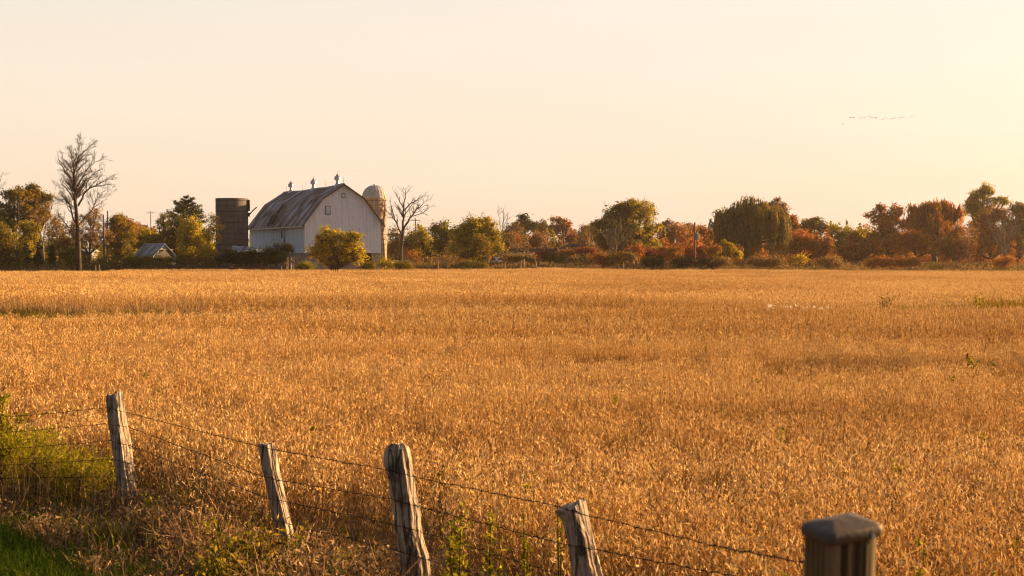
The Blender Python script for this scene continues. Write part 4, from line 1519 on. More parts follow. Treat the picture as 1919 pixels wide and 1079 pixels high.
leaf_tree('leafy_tree', 'dark rounded tree standing before the big yellow green tree', 'tree', 212, 906,
          [(905, 456, 16, 17), (900, 470, 20, 14), (880, 478, 22, 9)], 'leaf_olive', 4200, leaf=.28)
bare_tree('thin_tree', 'slender bare pale tree standing alone above the wood right of the yellow green tree', 'tree', 300, 942,
          [([(941, 480), (941, 450), (941, 440)], .22, .18), ([(941, 445), (942, 420), (944, 390)], .15, .015), ([(941, 436), (935, 412), (933, 394)], .08, .012), ([(942, 430), (950, 412), (952, 398)], .08, .012), ([(941, 440), (930, 424), (924, 416)], .07, .012), ([(942, 438), (954, 424), (960, 416)], .07, .012)],
          'bark_grey', seed=51, dens=(2.0, 2.2, 1.8))
bare_tree('shrub', 'leafless brown shrub in the weeds right of the gnarled bare tree', 'bush', 206, 838,
          [([(838, 502), (838, 500)], .05, .04)] + [([(838, 500), (838 + dx * .5, 488), (838 + dx, 476 + abs(dx) * .35)], .04, .01) for dx in (-18, -10, -3, 5, 12, 20)],
          'bark_grey', seed=52, dens=(2.5, 2.5), maxl=2, leaves=('leaf_brown', 500, .2))
bare_tree('shrub', 'leafless rusty shrub between the troughs and the yellow green tree', 'bush', 205, 776,
          [([(776, 502), (776, 500)], .05, .04)] + [([(776, 500), (776 + dx * .5, 484), (776 + dx, 472 + abs(dx) * .3)], .04, .01) for dx in (-14, -7, 0, 7, 13)],
          'bark_grey', seed=53, dens=(2.5, 2.5), maxl=2, leaves=('leaf_rust_flare', 500, .2))

# ------------------------------------------------------------------ wood behind the long house
far = [
    ('pine_tree', 'broad dark pine rising highest above the wood behind the house', 350, 981, [(981, 416, 16, 14), (975, 430, 20, 10), (992, 426, 14, 12)], 'leaf_pine', 2600, .5),
    ('leafy_tree', 'brown wood tree just left of the broad dark pine', 345, 962, [(960, 434, 16, 14), (952, 448, 16, 14)], 'leaf_brown', 1800, .45),
    ('leafy_tree', 'olive brown tree between the broad dark pine and the orange crest', 360, 1010, [(1010, 428, 16, 14), (1024, 434, 14, 12)], 'leaf_olive', 1800, .48),
    ('leafy_tree', 'tree with an orange crest above the house roof', 345, 1054, [(1054, 418, 18, 12), (1058, 434, 20, 14), (1040, 432, 12, 10)], 'leaf_orange', 2200, .45),
    ('leafy_tree', 'pale brown far tree left of the large dark green tree', 355, 1094, [(1092, 434, 16, 13), (1104, 446, 16, 14), (1080, 446, 14, 14)], 'leaf_brown', 2200, .45),
    ('leafy_tree', 'dull olive far tree touching the large dark green tree', 345, 1118, [(1118, 428, 14, 12), (1112, 446, 16, 16)], 'leaf_olive', 1700, .45),
    ('leafy_tree', 'light orange leafed tree behind the left end of the house', 300, 956, [(958, 444, 10, 10), (966, 456, 14, 14), (950, 460, 10, 12)], 'leaf_orange', 2200, .36),
    ('leafy_tree', 'grey brown half bare tree behind the house roof', 305, 982, [(980, 448, 14, 16), (976, 464, 16, 12)], 'leaf_brown', 1600, .34),
    ('leafy_tree', 'glowing orange tree behind the middle of the house', 300, 1008, [(1004, 446, 14, 14), (1012, 456, 16, 14), (998, 460, 12, 10)], 'leaf_orange', 2600, .36),
    ('leafy_tree', 'deep red maple behind the taller house wing', 292, 1074, [(1070, 448, 12, 11), (1080, 456, 11, 10)], 'leaf_red', 1900, .34),
    ('leafy_tree', 'pale brown thin wood behind the house chimney', 320, 1098, [(1096, 456, 14, 16), (1106, 468, 12, 14)], 'leaf_brown', 1400, .38),
]
for nm, lab, D, px, bl, m, n, lf in far:
    leaf_tree(nm, lab, 'tree', D, px, bl, m, n, leaf=lf, gap=.1)
conifer('conifer', 'cone shaped yellow green tree behind the house roof', 286, 1036, 427, 19, 'leaf_yellow_green', 3400, leaf=.36, first=.08, step=.4)
conifer('conifer', 'small dark spruce behind the house roof between two orange trees', 284, 992, 447, 9, 'leaf_cedar', 1200, leaf=.34, first=.08)
conifer('conifer', 'dark spruce standing at the left end of the house', 275, 952, 452, 12, 'leaf_cedar', 1500, leaf=.34, first=.05)
for px, bl, lab, m in ((1088, [(1086, 471, 18, 6), (1104, 470, 14, 6)], 'red creeper hanging over the eaves of the house wing', 'leaf_red'),
                       (1112, [(1112, 478, 12, 12), (1122, 484, 12, 8)], 'rusty creeper bush at the right end of the house', 'leaf_rust_flare'),
                       (1062, [(1062, 474, 12, 5)], 'thin rusty creeper on the left part of the house wing', 'leaf_rust_flare'),
                       (1022, [(1018, 478, 10, 6), (1028, 477, 8, 5)], 'red leaved shrub before the house beside the tall wing', 'leaf_red'),
                       (1040, [(1036, 484, 14, 6), (1050, 486, 10, 5)], 'dark green shrub before the middle of the house', 'leaf_olive'),
                       (965, [(962, 484, 12, 8), (974, 487, 10, 6)], 'brown thicket before the left windows of the house', 'leaf_brown'),
                       (988, [(990, 489, 14, 5)], 'small brown thicket before the right windows of the house', 'leaf_brown')):
    leaf_tree('shrub', lab, 'bush', 252 if px > 1055 else 232, px, bl, m, 1100, leaf=.24, tr=.04, stems=2)

# ------------------------------------------------------------------ right of the house
leaf_tree('leafy_tree', 'large broad dark green tree with yellow lit right side', 'tree', 238, 1192,
          [(1190, 392, 30, 17), (1165, 410, 32, 20), (1210, 404, 26, 24), (1218, 430, 20, 22), (1172, 438, 34, 22), (1140, 428, 22, 18), (1200, 455, 30, 18), (1150, 455, 26, 14)], 'leaf_yellow_green', 8000, leaf=.34, tr=.42, jag=.3, gap=.15)
leaf_tree('leafy_tree', 'dark crown for the shaded left side of the large broad tree', 'tree', 234, 1165,
          [(1160, 400, 30, 18), (1182, 392, 20, 13), (1142, 420, 24, 18), (1168, 430, 30, 22), (1150, 452, 30, 18), (1190, 462, 20, 16)], 'leaf_olive', 9500, leaf=.34, tr=.35, jag=.3)  # dark olive leaves put the broad tree's shaded left side into colour
bare_tree('bare_shrub', 'fan shaped grey leafless small tree before the large dark green tree', 'tree', 208, 1150,
          [([(1151, 500), (1151, 492), (1151, 486)], .12, .1)] + [([(1151, 488), (1151 + dx * .35, 462), (1151 + dx * .75, 436), (1151 + dx, 410 + abs(dx) * .55)], .06, .01) for dx in (-30, -21, -14, -8, -2, 4, 10, 17, 25, 34, 42)],
          'bark_grey', seed=61, dens=(1.9, 2.2, 1.6), maxl=2, lenf=.34, up=.45)
for px, bl, lab, m in ((1150, [(1146, 488, 16, 10), (1160, 484, 12, 10)], 'dark shrub at the foot of the fan shaped bare tree', 'leaf_olive'),
                       (1176, [(1176, 486, 10, 9)], 'brown shrub right of the fan shaped bare tree', 'leaf_brown'),
                       (1128, [(1126, 488, 12, 9)], 'rusty shrub left of the fan shaped bare tree', 'leaf_rust_flare')):
    leaf_tree('shrub', lab, 'bush', 207, px, bl, m, 1500, leaf=.24, tr=.05, stems=3)
sumac = [(1188, 'red topped sumac nearest the fan shaped bare tree'), (1214, 'second red topped sumac right of the fan shaped bare tree'), (1240, 'red topped sumac below the right edge of the large broad tree'), (1264, 'red topped sumac left of the grey transformer pole'),
         (1288, 'red topped sumac right beside the grey transformer pole'), (1316, 'red topped sumac just right of the grey transformer pole'), (1338, 'red topped sumac touching the small yellow tree')]
for i, (px, lab) in enumerate(sumac):
    leaf_tree('sumac', lab, 'bush', 215 + (i % 3) * 2, px, [(px - 6, 470 + (i * 7) % 5, 11, 5), (px + 7, 468 + (i * 5) % 6, 11, 5), (px, 478, 14, 8)], 'leaf_red' if i % 3 else 'leaf_rust_flare', 1700, leaf=.26, tr=.07, stems=4, group='red topped sumacs')
rt = [
    ('leafy_tree', 'rust brown tree behind the sumacs left of the transformer pole', 292, 1262, [(1262, 436, 18, 16), (1250, 452, 18, 16), (1276, 450, 18, 16)], 'leaf_rust_flare', 3200, .38),
    ('leafy_tree', 'orange brown tree directly behind the transformer pole', 296, 1296, [(1294, 432, 18, 14), (1304, 448, 20, 16), (1284, 450, 14, 14)], 'leaf_orange', 2400, .38),
    ('leafy_tree', 'rust red tree between the transformer pole and the big willow', 290, 1322, [(1318, 438, 14, 14), (1330, 450, 14, 16)], 'leaf_rust_flare', 2200, .36),
    ('leafy_tree', 'pale brown wispy tree behind the large broad tree', 330, 1250, [(1250, 422, 14, 8), (1236, 432, 12, 10)], 'leaf_brown', 900, .42),
    ('leafy_tree', 'olive brown tree behind the right shoulder of the big willow', 262, 1460, [(1452, 390, 20, 15), (1466, 402, 12, 18), (1444, 410, 18, 18)], 'leaf_brown', 3800, .36),
    ('leafy_tree', 'small orange tree just right of the big willow', 285, 1486, [(1484, 416, 12, 11), (1490, 428, 12, 14)], 'leaf_orange', 1900, .36),
    ('leafy_tree', 'olive topped tree in the dip right of the big willow', 276, 1524, [(1522, 420, 18, 13), (1534, 432, 16, 14), (1508, 432, 12, 12)], 'leaf_olive', 3000, .36),
    ('leafy_tree', 'dark red rounded thicket tree right of the big willow', 238, 1500, [(1500, 452, 28, 24), (1480, 466, 24, 20), (1524, 464, 26, 22), (1546, 468, 18, 18)], 'leaf_rust_flare', 7500, .30),
    ('leafy_tree', 'yellow tipped olive tree between the red thicket and the tall gappy tree', 250, 1584, [(1570, 440, 18, 18), (1592, 440, 18, 16), (1612, 446, 22, 20), (1584, 466, 26, 18), (1632, 462, 16, 20)], 'leaf_yellow_green', 6500, .32),
    ('leafy_tree', 'rusty tree below the yellow tipped olive tree', 238, 1606, [(1596, 470, 24, 16), (1624, 468, 24, 20), (1604, 452, 14, 12)], 'leaf_rust_flare', 4800, .30),
    ('leafy_tree', 'tall dark tree with gappy twin topped crown right of the dip', 262, 1662, [(1650, 394, 14, 11), (1678, 400, 15, 15), (1640, 410, 16, 14), (1664, 416, 26, 14), (1690, 420, 10, 14)], 'leaf_rust_flare', 5200, .34),
    ('leafy_tree', 'broad dull red tree beneath the gappy twin topped one', 240, 1668, [(1660, 440, 30, 20), (1690, 452, 26, 22), (1656, 466, 32, 18)], 'leaf_rust_flare', 8000, .31),
    ('leafy_tree', 'tall golden green tree topping the right end of the tree line', 268, 1836, [(1842, 362, 18, 14), (1824, 374, 14, 12), (1838, 384, 24, 14), (1818, 396, 18, 12), (1866, 378, 12, 9), (1880, 376, 9, 7), (1842, 408, 28, 16)], 'leaf_yellow_green', 7500, .34),
    ('leafy_tree', 'wide reddish brown tree below the tall golden green one', 238, 1858, [(1864, 408, 30, 22), (1850, 434, 36, 24), (1830, 462, 36, 22), (1874, 462, 30, 22)], 'leaf_rust_flare', 11000, .32),
    ('leafy_tree', 'green topped reddish tree at the right border', 240, 1908, [(1906, 396, 26, 16), (1922, 410, 24, 22), (1904, 430, 28, 26), (1914, 464, 30, 22), (1950, 420, 26, 30)], 'leaf_willow', 9000, .32),
    ('leafy_tree', 'dense red brown tree filling in right of the drooping willow like tree', 232, 1790, [(1786, 450, 26, 26), (1770, 470, 28, 18), (1806, 470, 22, 18)], 'leaf_rust_flare', 6500, .30),
    ('leafy_tree', 'dense red brown tree left below the drooping willow like tree', 230, 1716, [(1712, 460, 26, 22), (1738, 468, 26, 18)], 'leaf_rust_flare', 5200, .30),
]
for nm, lab, D, px, bl, m, n, lf in rt:
    leaf_tree(nm, lab, 'tree', D, px, bl, m, n, leaf=lf, gap=.30 if 'gappy' in lab and 'tall' in lab else .12, jag=.3, tr=.26, cl=.62)
for px, ty, hw, D, lab in ((1556, 411, 11, 350, 'distant conifer in the dip, left of the pair'), (1586, 409, 12, 352, 'distant conifer in the dip, right of the pair'), (1611, 416, 14, 360, 'blunt distant conifer behind the yellow tipped tree')):
    conifer('conifer', lab, D, px, ty, hw, 'leaf_pine', 1500, leaf=.5, tr=.18)
willow('huge drooping olive willow in the right half of the tree line', 232, 1398,
       [(1398, 392, 46, 20), (1360, 408, 26, 20), (1440, 408, 32, 24), (1400, 420, 56, 28), (1350, 436, 26, 22), (1450, 440, 22, 22)], 'leaf_willow', 1900, 71, extra=6500)
willow('wide drooping reddish brown tree with ragged flat top near the right end', 246, 1750,
       [(1728, 396, 24, 13), (1762, 390, 28, 12), (1790, 400, 14, 14), (1750, 416, 46, 26), (1716, 412, 14, 18)], 'leaf_rust_flare', 1500, 72, hang=(1.2, 3.6), extra=8000)
leaf_tree('yellow_tree', 'small bright yellow green tree at the foot of the big willow', 'tree', 204, 1366,
          [(1362, 463, 12, 11), (1370, 474, 15, 12), (1356, 480, 12, 9), (1378, 480, 10, 8)], 'leaf_yellow_green', 5200, leaf=.24, tr=.1, cl=.4)
leaf_tree('small_bush', 'little bright yellow bush standing out before the dark red thicket', 'bush', 203, 1497,
          [(1500, 484, 5, 6), (1492, 487, 6, 4), (1506, 487, 4, 4)], 'leaf_gold', 700, leaf=.2, tr=.04)
bare_tree('bare_shrub', 'leafless brown tree with yellow leaves at its foot before the golden green tree', 'tree', 203, 1815,
          [([(1815, 504), (1815, 492), (1815, 484)], .14, .1)] + [([(1815, 488), (1815 + dx * .3, 462), (1815 + dx * .7, 440), (1815 + dx, 418 + abs(dx) * .6)], .06, .01) for dx in (-24, -16, -9, -2, 5, 12, 20)],
          'bark_grey', seed=63, dens=(1.9, 2.2, 1.6), maxl=2, lenf=.34, up=.4, leaves=('leaf_orange', 500, .24))
bare_tree('bare_shrub', 'taller leafless brown tree at the right border of the field', 'tree', 205, 1884,
          [([(1882, 504), (1883, 490), (1884, 478)], .16, .12)] + [([(1884, 482), (1884 + dx * .35, 452), (1884 + dx * .75, 424), (1884 + dx, 398 + abs(dx) * .5)], .07, .01) for dx in (-34, -24, -15, -7, 1, 9, 17, 26, 36)],
          'bark_grey', seed=64, dens=(1.9, 2.2, 1.6), maxl=2, lenf=.34, up=.4)
verge = [(1352, 'leaf_brown', 'low brown scrub left of the small yellow tree'), (1418, 'leaf_brown', 'dry scrub below the middle of the big willow'), (1448, 'leaf_brown', 'dry scrub below the right side of the big willow'), (1556, 'leaf_brown', 'pale scrub clump right of the little yellow bush'),
         (1674, 'leaf_rust_flare', 'dark rounded scrub standing forward below the gappy tree'), (1640, 'leaf_rust_flare', 'red scrub left of the dark rounded scrub'), (1706, 'leaf_orange', 'orange tinted scrub right of the dark rounded scrub'), (1880, 'leaf_rust_flare', 'dark scrub at the foot of the right border bare tree'), (1224, 'leaf_cedar', 'dark low scrub under the sumacs at left'), (1276, 'leaf_cedar', 'dark low scrub under the sumacs by the pole'), (1325, 'leaf_cedar', 'dark low scrub under the sumacs near the yellow tree')]
for px, m, lab in verge:
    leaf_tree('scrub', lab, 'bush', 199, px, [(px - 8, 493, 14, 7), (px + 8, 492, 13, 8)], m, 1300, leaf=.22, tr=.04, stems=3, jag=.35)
bare_tree('sapling', 'bare twigs showing at the very left border above the dark olive tree', 'tree', 232, -12,
          [([(-12, 490), (-12, 420), (-14, 380)], .2, .15), ([(-14, 382), (-6, 355), (2, 320)], .1, .012), ([(-14, 382), (-4, 362), (7, 340)], .08, .012), ([(-14, 390), (-24, 350), (-28, 320)], .1, .012)],
          'twig', seed=77)


# ------------------------------------------------------------------ far-off wood that reads as one mass
def far_wood():
    r = np.random.default_rng(91)
    blobs = []
    for px in np.arange(-260, 2200, 15):
        D = r.uniform(400, 470)
        top = np.interp(px, [-200, 200, 450, 720, 860, 960, 1100, 1250, 1500, 1640, 1919], [430, 446, 450, 452, 440, 430, 436, 438, 436, 432, 420]) + r.normal(0, 5)
        s = D / FPX
        zt = P(px, top, D)[2]
        rx = r.uniform(9, 16) * s
        c = np.array([X_at(px, D), D, zt * .5])
        blobs.append((c, np.array([rx, rx, zt * .52])))
        if r.random() < .7:
            blobs.append((c + np.array([r.normal(0, 2), -8, -zt * .2]), np.array([rx, rx, zt * .35])))
    V, T = blob_leaves(blobs, 75000, .6, r, cl=1.1, per=12, gap=.05)
    o = link_obj('distant_wood', quads_mesh('distant_wood', V, T), 'far_wood')
    tag(o, 'far off autumn wood closing the gaps in the tree line', 'wood', kind='stuff')


far_wood()


def undergrowth():
    """thicket that closes the view under the crowns"""
    r = np.random.default_rng(93)
    for name, lab, x0, x1, mat in (('undergrowth', 'tangled olive undergrowth beneath the trees left of the barn', -260, 470, 'leaf_olive'), ('undergrowth', 'tangled brown undergrowth beneath the trees between the silo and the house', 715, 1180, 'leaf_brown'), ('undergrowth', 'tangled dark red undergrowth beneath the trees on the right', 1160, 2200, 'leaf_rust_flare')):
        blobs = []
        for px in np.arange(x0, x1, 8.5):
            D = r.uniform(268, 305)
            s = D / FPX
            x = X_at(px, D)
            g = float(gz(x, D))
            h = r.uniform(2.0, 5.2) * (1.8 if x0 == 1160 else 1.5)
            blobs.append((np.array([x, D, g + h * .42]), np.array([r.uniform(7, 13) * s, 1.6, h * .55])))
        for px in np.arange(x0, x1, 6.0):
            D = r.uniform(250, 266)
            x = X_at(px, D)
            h = r.uniform(1.5, 2.6)
            blobs.append((np.array([x, D, float(gz(x, D)) + h * .35]), np.array([r.uniform(.9, 1.5), 1.2, h * .6])))
        V, T = blob_leaves(blobs, int((x1 - x0) * 95), .42, r, cl=.8, per=12, shell=.3)
        o = link_obj(name, quads_mesh(name, V, T), mat)
        tag(o, lab, 'undergrowth', kind='stuff')


undergrowth()
# ------------------------------------------------------------------ the bean crop
def strips(C, d, side, L, w, bend, r):
    """curved pods: two joined quads each (6 points)"""
    n = len(C)
    L, w = L[:, None], w[:, None]
    nrm = unit(np.cross(d, side))
    m = C + d * L * .5 + nrm * (bend[:, None] * L)
    e = C + d * L
    V = np.stack([C - side * w * .25, C + side * w * .25, m + side * w * .5, m - side * w * .5, e + side * w * .15, e - side * w * .15], 1)
    return V


POD_F = [(0, 1, 2, 3), (3, 2, 4, 5)]


def soy_tile(name, seed, size, plants, pods, k, hs=1.0, dark=0.0):
    """a patch of ripe bean plants; k = how much pods are enlarged (fewer of them) for ground far away"""
    r = np.random.default_rng(seed)
    n = int(plants * size * size)
    bx, by = r.uniform(-size / 2, size / 2, n), r.uniform(-size / 2, size / 2, n)
    h = r.normal(.72, .075, n) * hs
    lean = r.normal(0, .10, (n, 2))
    Vs, Ts = [], []
    # stems and forks
    ns = n if k < 2 else 0
    if ns:
        base = np.stack([bx, by, np.zeros(n)], 1)
        for j in range(3):
            top = base + np.stack([lean[:, 0] + r.normal(0, .10 * j, n), lean[:, 1] + r.normal(0, .10 * j, n), h * (1.04 - .12 * j)], 1)
            d = top - base
            L = np.linalg.norm(d, axis=1)
            d = unit(d)
            side = unit(np.cross(d, r.normal(size=(n, 3))))
            V = strips(base, d, side, L, np.full(n, .011 * k), r.normal(0, .03, n), r)
            Vs.append(V)
            Ts.append(r.uniform(0, .32, n))
    m = max(3, int(pods / k ** 1.75))
    N = n * m
    u = 1 - r.random((n, m)) ** 1.25 * .72
    ang = r.uniform(0, 6.283, (n, m))
    rad = np.abs(r.normal(0, .075, (n, m))) + .015
    C = np.stack([bx[:, None] + lean[:, :1] * u + rad * np.cos(ang), by[:, None] + lean[:, 1:] * u + rad * np.sin(ang), h[:, None] * u], -1).reshape(-1, 3)
    out = np.stack([np.cos(ang), np.sin(ang), np.zeros_like(ang)], -1).reshape(-1, 3)
    d = unit(out * r.uniform(.1, 1.0, N)[:, None] + r.normal(0, .40, (N, 3)) + np.array([0, 0, 1.0]) * np.where(r.random(N) < .45, 1, -1)[:, None])
    side = unit(np.cross(d, r.normal(size=(N, 3))))
    L = r.uniform(.034, .058, N) * k
    V = strips(C, d, side, L, r.uniform(.0092, .0128, N) * k, r.normal(0, .24, N), r)
    Vs.append(V)
    Ts.append(np.clip(r.normal(.56 - dark, .25, N), .05, 1))
    me = quads_mesh(name, np.vstack(Vs), np.concatenate(Ts), 6, POD_F)
    me.materials.append(MATS['soy'])
    o = bpy.data.objects.new(name, me)      # never linked to the scene: only the pattern that the crop repeats
    return o


def make_crop():
    r = np.random.default_rng(17)
    tiles = []
    for i in range(3):
        tiles.append(soy_tile('bean_patch_near', 200 + i, 1.5, 38, 46, 1.0))
    tiles.append(soy_tile('bean_patch_near', 204, 1.5, 30, 24, 1.0, hs=.80, dark=.17))
    for i in range(2):
        tiles.append(soy_tile('bean_patch_mid', 210 + i, 1.5, 34, 36, 1.6))
    tiles.append(soy_tile('bean_patch_mid', 214, 1.5, 30, 28, 1.6, hs=.80, dark=.17))
    for i in range(2):
        tiles.append(soy_tile('bean_patch_far', 220 + i, 3.0, 32, 34, 2.4))
    tiles.append(soy_tile('bean_patch_far', 224, 3.0, 28, 28, 2.4, hs=.84, dark=.15))

    pts, idx, rot, scl = [], [], [], []

    def place(x, y, kind, size):
        pts.append((x, y, float(gz(x, y))))
        idx.append(kind)
        rot.append((0, 0, int(r.integers(4)) * math.pi / 2))
        scl.append((1, 1, 1.0 + .05 * r.normal()))

    def band(x, y):
        v = np.sin(x / 13.0 + 1.3 * np.sin(y / 9.0)) * .5 + np.sin(y / 3.4 + .9 * np.sin(x / 17.0)) * .8 + .6 * np.sin(x / 4.1 + y / 2.3)
        return v + r.normal(0, .25)

    y = 4.5
    while y < 66:
        w = .42 * y + 4
        for x in np.arange(-w, w, 1.5):
            xx = x + r.uniform(-.2, .2)
            s = fence_s(xx, y)
            if s > -.80 or (y < 7.5 and xx < 1.6):
                continue
            if abs(y - swale_y(xx)) < swale_w(xx) + .3:
                continue
            b = band(xx, y)
            if y < 34:
                place(xx, y, 3 if b > 1.0 else int(r.integers(3)), 1.5)
            else:
                place(xx, y, 6 if b > .9 else 4 + int(r.integers(2)), 1.5)
        y += 1.5
    y += .75
    while y < 260:
        w = .42 * y + 4
        for x in np.arange(-w, w, 3.0):
            xx = x + r.uniform(-.3, .3)
            if y > edge(xx / y * FPX + PW / 2) - .5:
                continue
            place(xx, y, 9 if band(xx / 2, y / 2) > .9 else 7 + int(r.integers(2)), 3.0)
        y += 3.0
    n = len(pts)
    me = bpy.data.meshes.new('bean_crop')
    me.from_pydata(pts, [], [])
    a = me.attributes.new('tile', 'INT', 'POINT')
    a.data.foreach_set('value', np.array(idx, np.int32))
    a = me.attributes.new('rot', 'FLOAT_VECTOR', 'POINT')
    a.data.foreach_set('vector', np.array(rot, np.float32).reshape(-1))
    a = me.attributes.new('scl', 'FLOAT_VECTOR', 'POINT')
    a.data.foreach_set('vector', np.array(scl, np.float32).reshape(-1))
    o = link_obj('bean_crop', me, 'soy')
    tag(o, 'ripe golden brown bean crop filling the whole field', 'crop', kind='stuff')
    ng = bpy.data.node_groups.new('bean_rows', 'GeometryNodeTree')
    ng.interface.new_socket('Geometry', in_out='INPUT', socket_type='NodeSocketGeometry')
    ng.interface.new_socket('Geometry', in_out='OUTPUT', socket_type='NodeSocketGeometry')
    N = ng.nodes
    gi, go = N.new('NodeGroupInput'), N.new('NodeGroupOutput')

    def attr(name, typ):
        q = N.new('GeometryNodeInputNamedAttribute')
        q.data_type = typ
        q.inputs['Name'].default_value = name
        return [s for s in q.outputs if s.enabled and s.name == 'Attribute'][0]
    ti, ro, sc = attr('tile', 'INT'), attr('rot', 'FLOAT_VECTOR'), attr('scl', 'FLOAT_VECTOR')
    join = N.new('GeometryNodeJoinGeometry')
    for k, t in enumerate(tiles):
        cmp_ = N.new('FunctionNodeCompare')
        cmp_.data_type = 'INT'
        cmp_.operation = 'EQUAL'
        ng.links.new(ti, cmp_.inputs[2])
        cmp_.inputs[3].default_value = k
        oi = N.new('GeometryNodeObjectInfo')
        oi.inputs['Object'].default_value = t
        oi.inputs['As Instance'].default_value = True
        ip = N.new('GeometryNodeInstanceOnPoints')
        ng.links.new(gi.outputs[0], ip.inputs['Points'])
        ng.links.new(cmp_.outputs[0], ip.inputs['Selection'])
        ng.links.new(oi.outputs['Geometry'], ip.inputs['Instance'])
        ng.links.new(ro, ip.inputs['Rotation'])
        ng.links.new(sc, ip.inputs['Scale'])
        ng.links.new(ip.outputs[0], join.inputs[0])
    ng.links.new(join.outputs[0], go.inputs[0])
    md = o.modifiers.new('rows', 'NODES')
    md.node_group = ng
    print('crop tiles', n)


make_crop()


# ------------------------------------------------------------------ grasses
def blades(X, Y, h, w, r, lean=.35, curl=.5, z=None, yaw=None):
    """curved grass blades (two quads each) standing on the ground"""
    n = len(X)
    B = np.stack([X, Y, gz(X, Y) if z is None else z], 1)
    a = r.uniform(0, 6.283, n) if yaw is None else yaw
    dirn = np.stack([np.cos(a), np.sin(a), np.zeros(n)], 1)
    l1 = np.abs(r.normal(0, lean, n))[:, None]
    m = B + (dirn * l1 * .5 + np.array([0, 0, 1.0])) * (h * .55)[:, None]
    cu = (r.uniform(0, curl, n))[:, None]
    e = m + (dirn * (l1 + cu * 1.4) + np.array([0, 0, 1.0]) * (1 - cu)) * (h * .5)[:, None]
    s = unit(np.cross(dirn, np.array([0, 0, 1.0])) + r.normal(0, .4, (n, 3)))
    w = w[:, None]
    return np.stack([B - s * w * .5, B + s * w * .5, m + s * w * .5, m - s * w * .5, e + s * w * .12, e - s * w * .12], 1)


def stuff(name, lab, cat, V, T, mat, nv=6, faces=POD_F):
    o = link_obj(name, quads_mesh(name, V, T, nv, faces), mat)
    tag(o, lab, cat, kind='stuff')
    return o


def along(r, n, s0, s1, t0, t1, power=1.0):
    """points strewn along the fence: s = distance to it, road side positive; t0..t1 = range of forward distance"""
    X = r.uniform(-9.5, 1.2, n * 4)
    Y = r.uniform(t0, t1, n * 4)
    s = fence_s(X, Y)
    k = (s > s0) & (s < s1)
    if power != 1.0:
        k &= r.random(n * 4) < (1 - (s - s0) / (s1 - s0)) ** (power - 1)
    X, Y, s = X[k][:n], Y[k][:n], s[k][:n]
    return X, Y, s, Y


def near_grass():
    r = np.random.default_rng(23)
    # green mown grass on the road side
    X, Y, s, t = along(r, 60000, .75, 5.5, 6, 16, 1.6)
    d = np.hypot(X, Y)
    k = (d > 6)
    X, Y = X[k], Y[k]
    n = len(X)
    V = blades(X, Y, r.uniform(.08, .22, n), r.uniform(.004, .008, n), r, lean=.5, curl=.7)
    stuff('grass', 'short green grass on the shaded road side of the fence', 'grass', V, r.random(n), 'grass_green')
    # dead tangled grass along the wire
    Vs, Ts = [], []
    X, Y, s, t = along(r, 17000, -1.1, 1.35, 6.5, 17)
    s = s + .35 * np.sin(t * 2.7 + X * 1.3) + .2 * np.sin(X * 6.1)
    hh = np.exp(-((s - .15) / .8) ** 2)
    cl = np.sin(X * 4.3 + Y * 2.1) + np.sin(X * 2.2 - Y * 3.7 + 1) + .8 * np.sin(X * 9.1 + Y * 7.0)
    k = cl + r.normal(0, .5, len(X)) > -.75
    X, Y, s, hh, cl = X[k], Y[k], s[k], hh[k], cl[k]
    h = r.uniform(.18, .50, len(X)) * (.45 + .65 * hh) * (1 + .12 * cl) * (1 - .5 * sstep(12.0, 14.0, Y))
    Vs.append(blades(X, Y, h, r.uniform(.006, .013, len(X)), r, lean=.38, curl=.65))
    Ts.append(np.clip(r.normal(.5, .22, len(X)), 0, 1))
    # curled dead leaves hanging in the tangle
    X, Y, s, t = along(r, 42000, -1.15, 1.3, 6.5, 17)
    s = s + .35 * np.sin(t * 2.7 + X * 1.3) + .2 * np.sin(X * 6.1)
    hh = np.exp(-((s - .1) / .75) ** 2)
    cl = np.sin(X * 4.3 + Y * 2.1) + np.sin(X * 2.2 - Y * 3.7 + 1) + .8 * np.sin(X * 9.1 + Y * 7.0)
    k = cl + r.normal(0, .5, len(X)) > -.6
    X, Y, hh, cl = X[k], Y[k], hh[k], cl[k]
    n = len(X)
    z = gz(X, Y) + r.uniform(.03, .46, n) * (.3 + .75 * hh) * (1 + .12 * cl) * (1 - .5 * sstep(12.0, 14.0, Y))
    C = np.stack([X, Y, z], 1)
    dd = unit(r.normal(size=(n, 3)))
    sd = unit(np.cross(dd, r.normal(size=(n, 3))))
    Vs.append(strips(C, dd, sd, r.uniform(.03, .085, n), r.uniform(.008, .02, n), r.normal(0, .3, n), r))
    Ts.append(np.clip(r.normal(.52, .25, n), 0, 1))
    stuff('dead_grass', 'tangled dry tan grass along the foot of the wire fence', 'grass', np.vstack(Vs), np.concatenate(Ts), 'grass_dry')
    # green blades mixed in
    X, Y, s, t = along(r, 9000, -1.1, .9, 6.5, 16)
    k = (np.sin(t * 2.1) + np.sin(t * .9 + 1) + r.normal(0, .5, len(t))) > .5
    X, Y = X[k], Y[k]
    n = len(X)
    V = blades(X, Y, r.uniform(.18, .45, n) * (1 - .4 * sstep(12.0, 14.0, Y)), r.uniform(.006, .012, n), r, lean=.4, curl=.7)
    stuff('green_blades', 'fresh green blades growing through the dry grass at the fence', 'grass', V, r.random(n), 'leaf_weed')


near_grass()


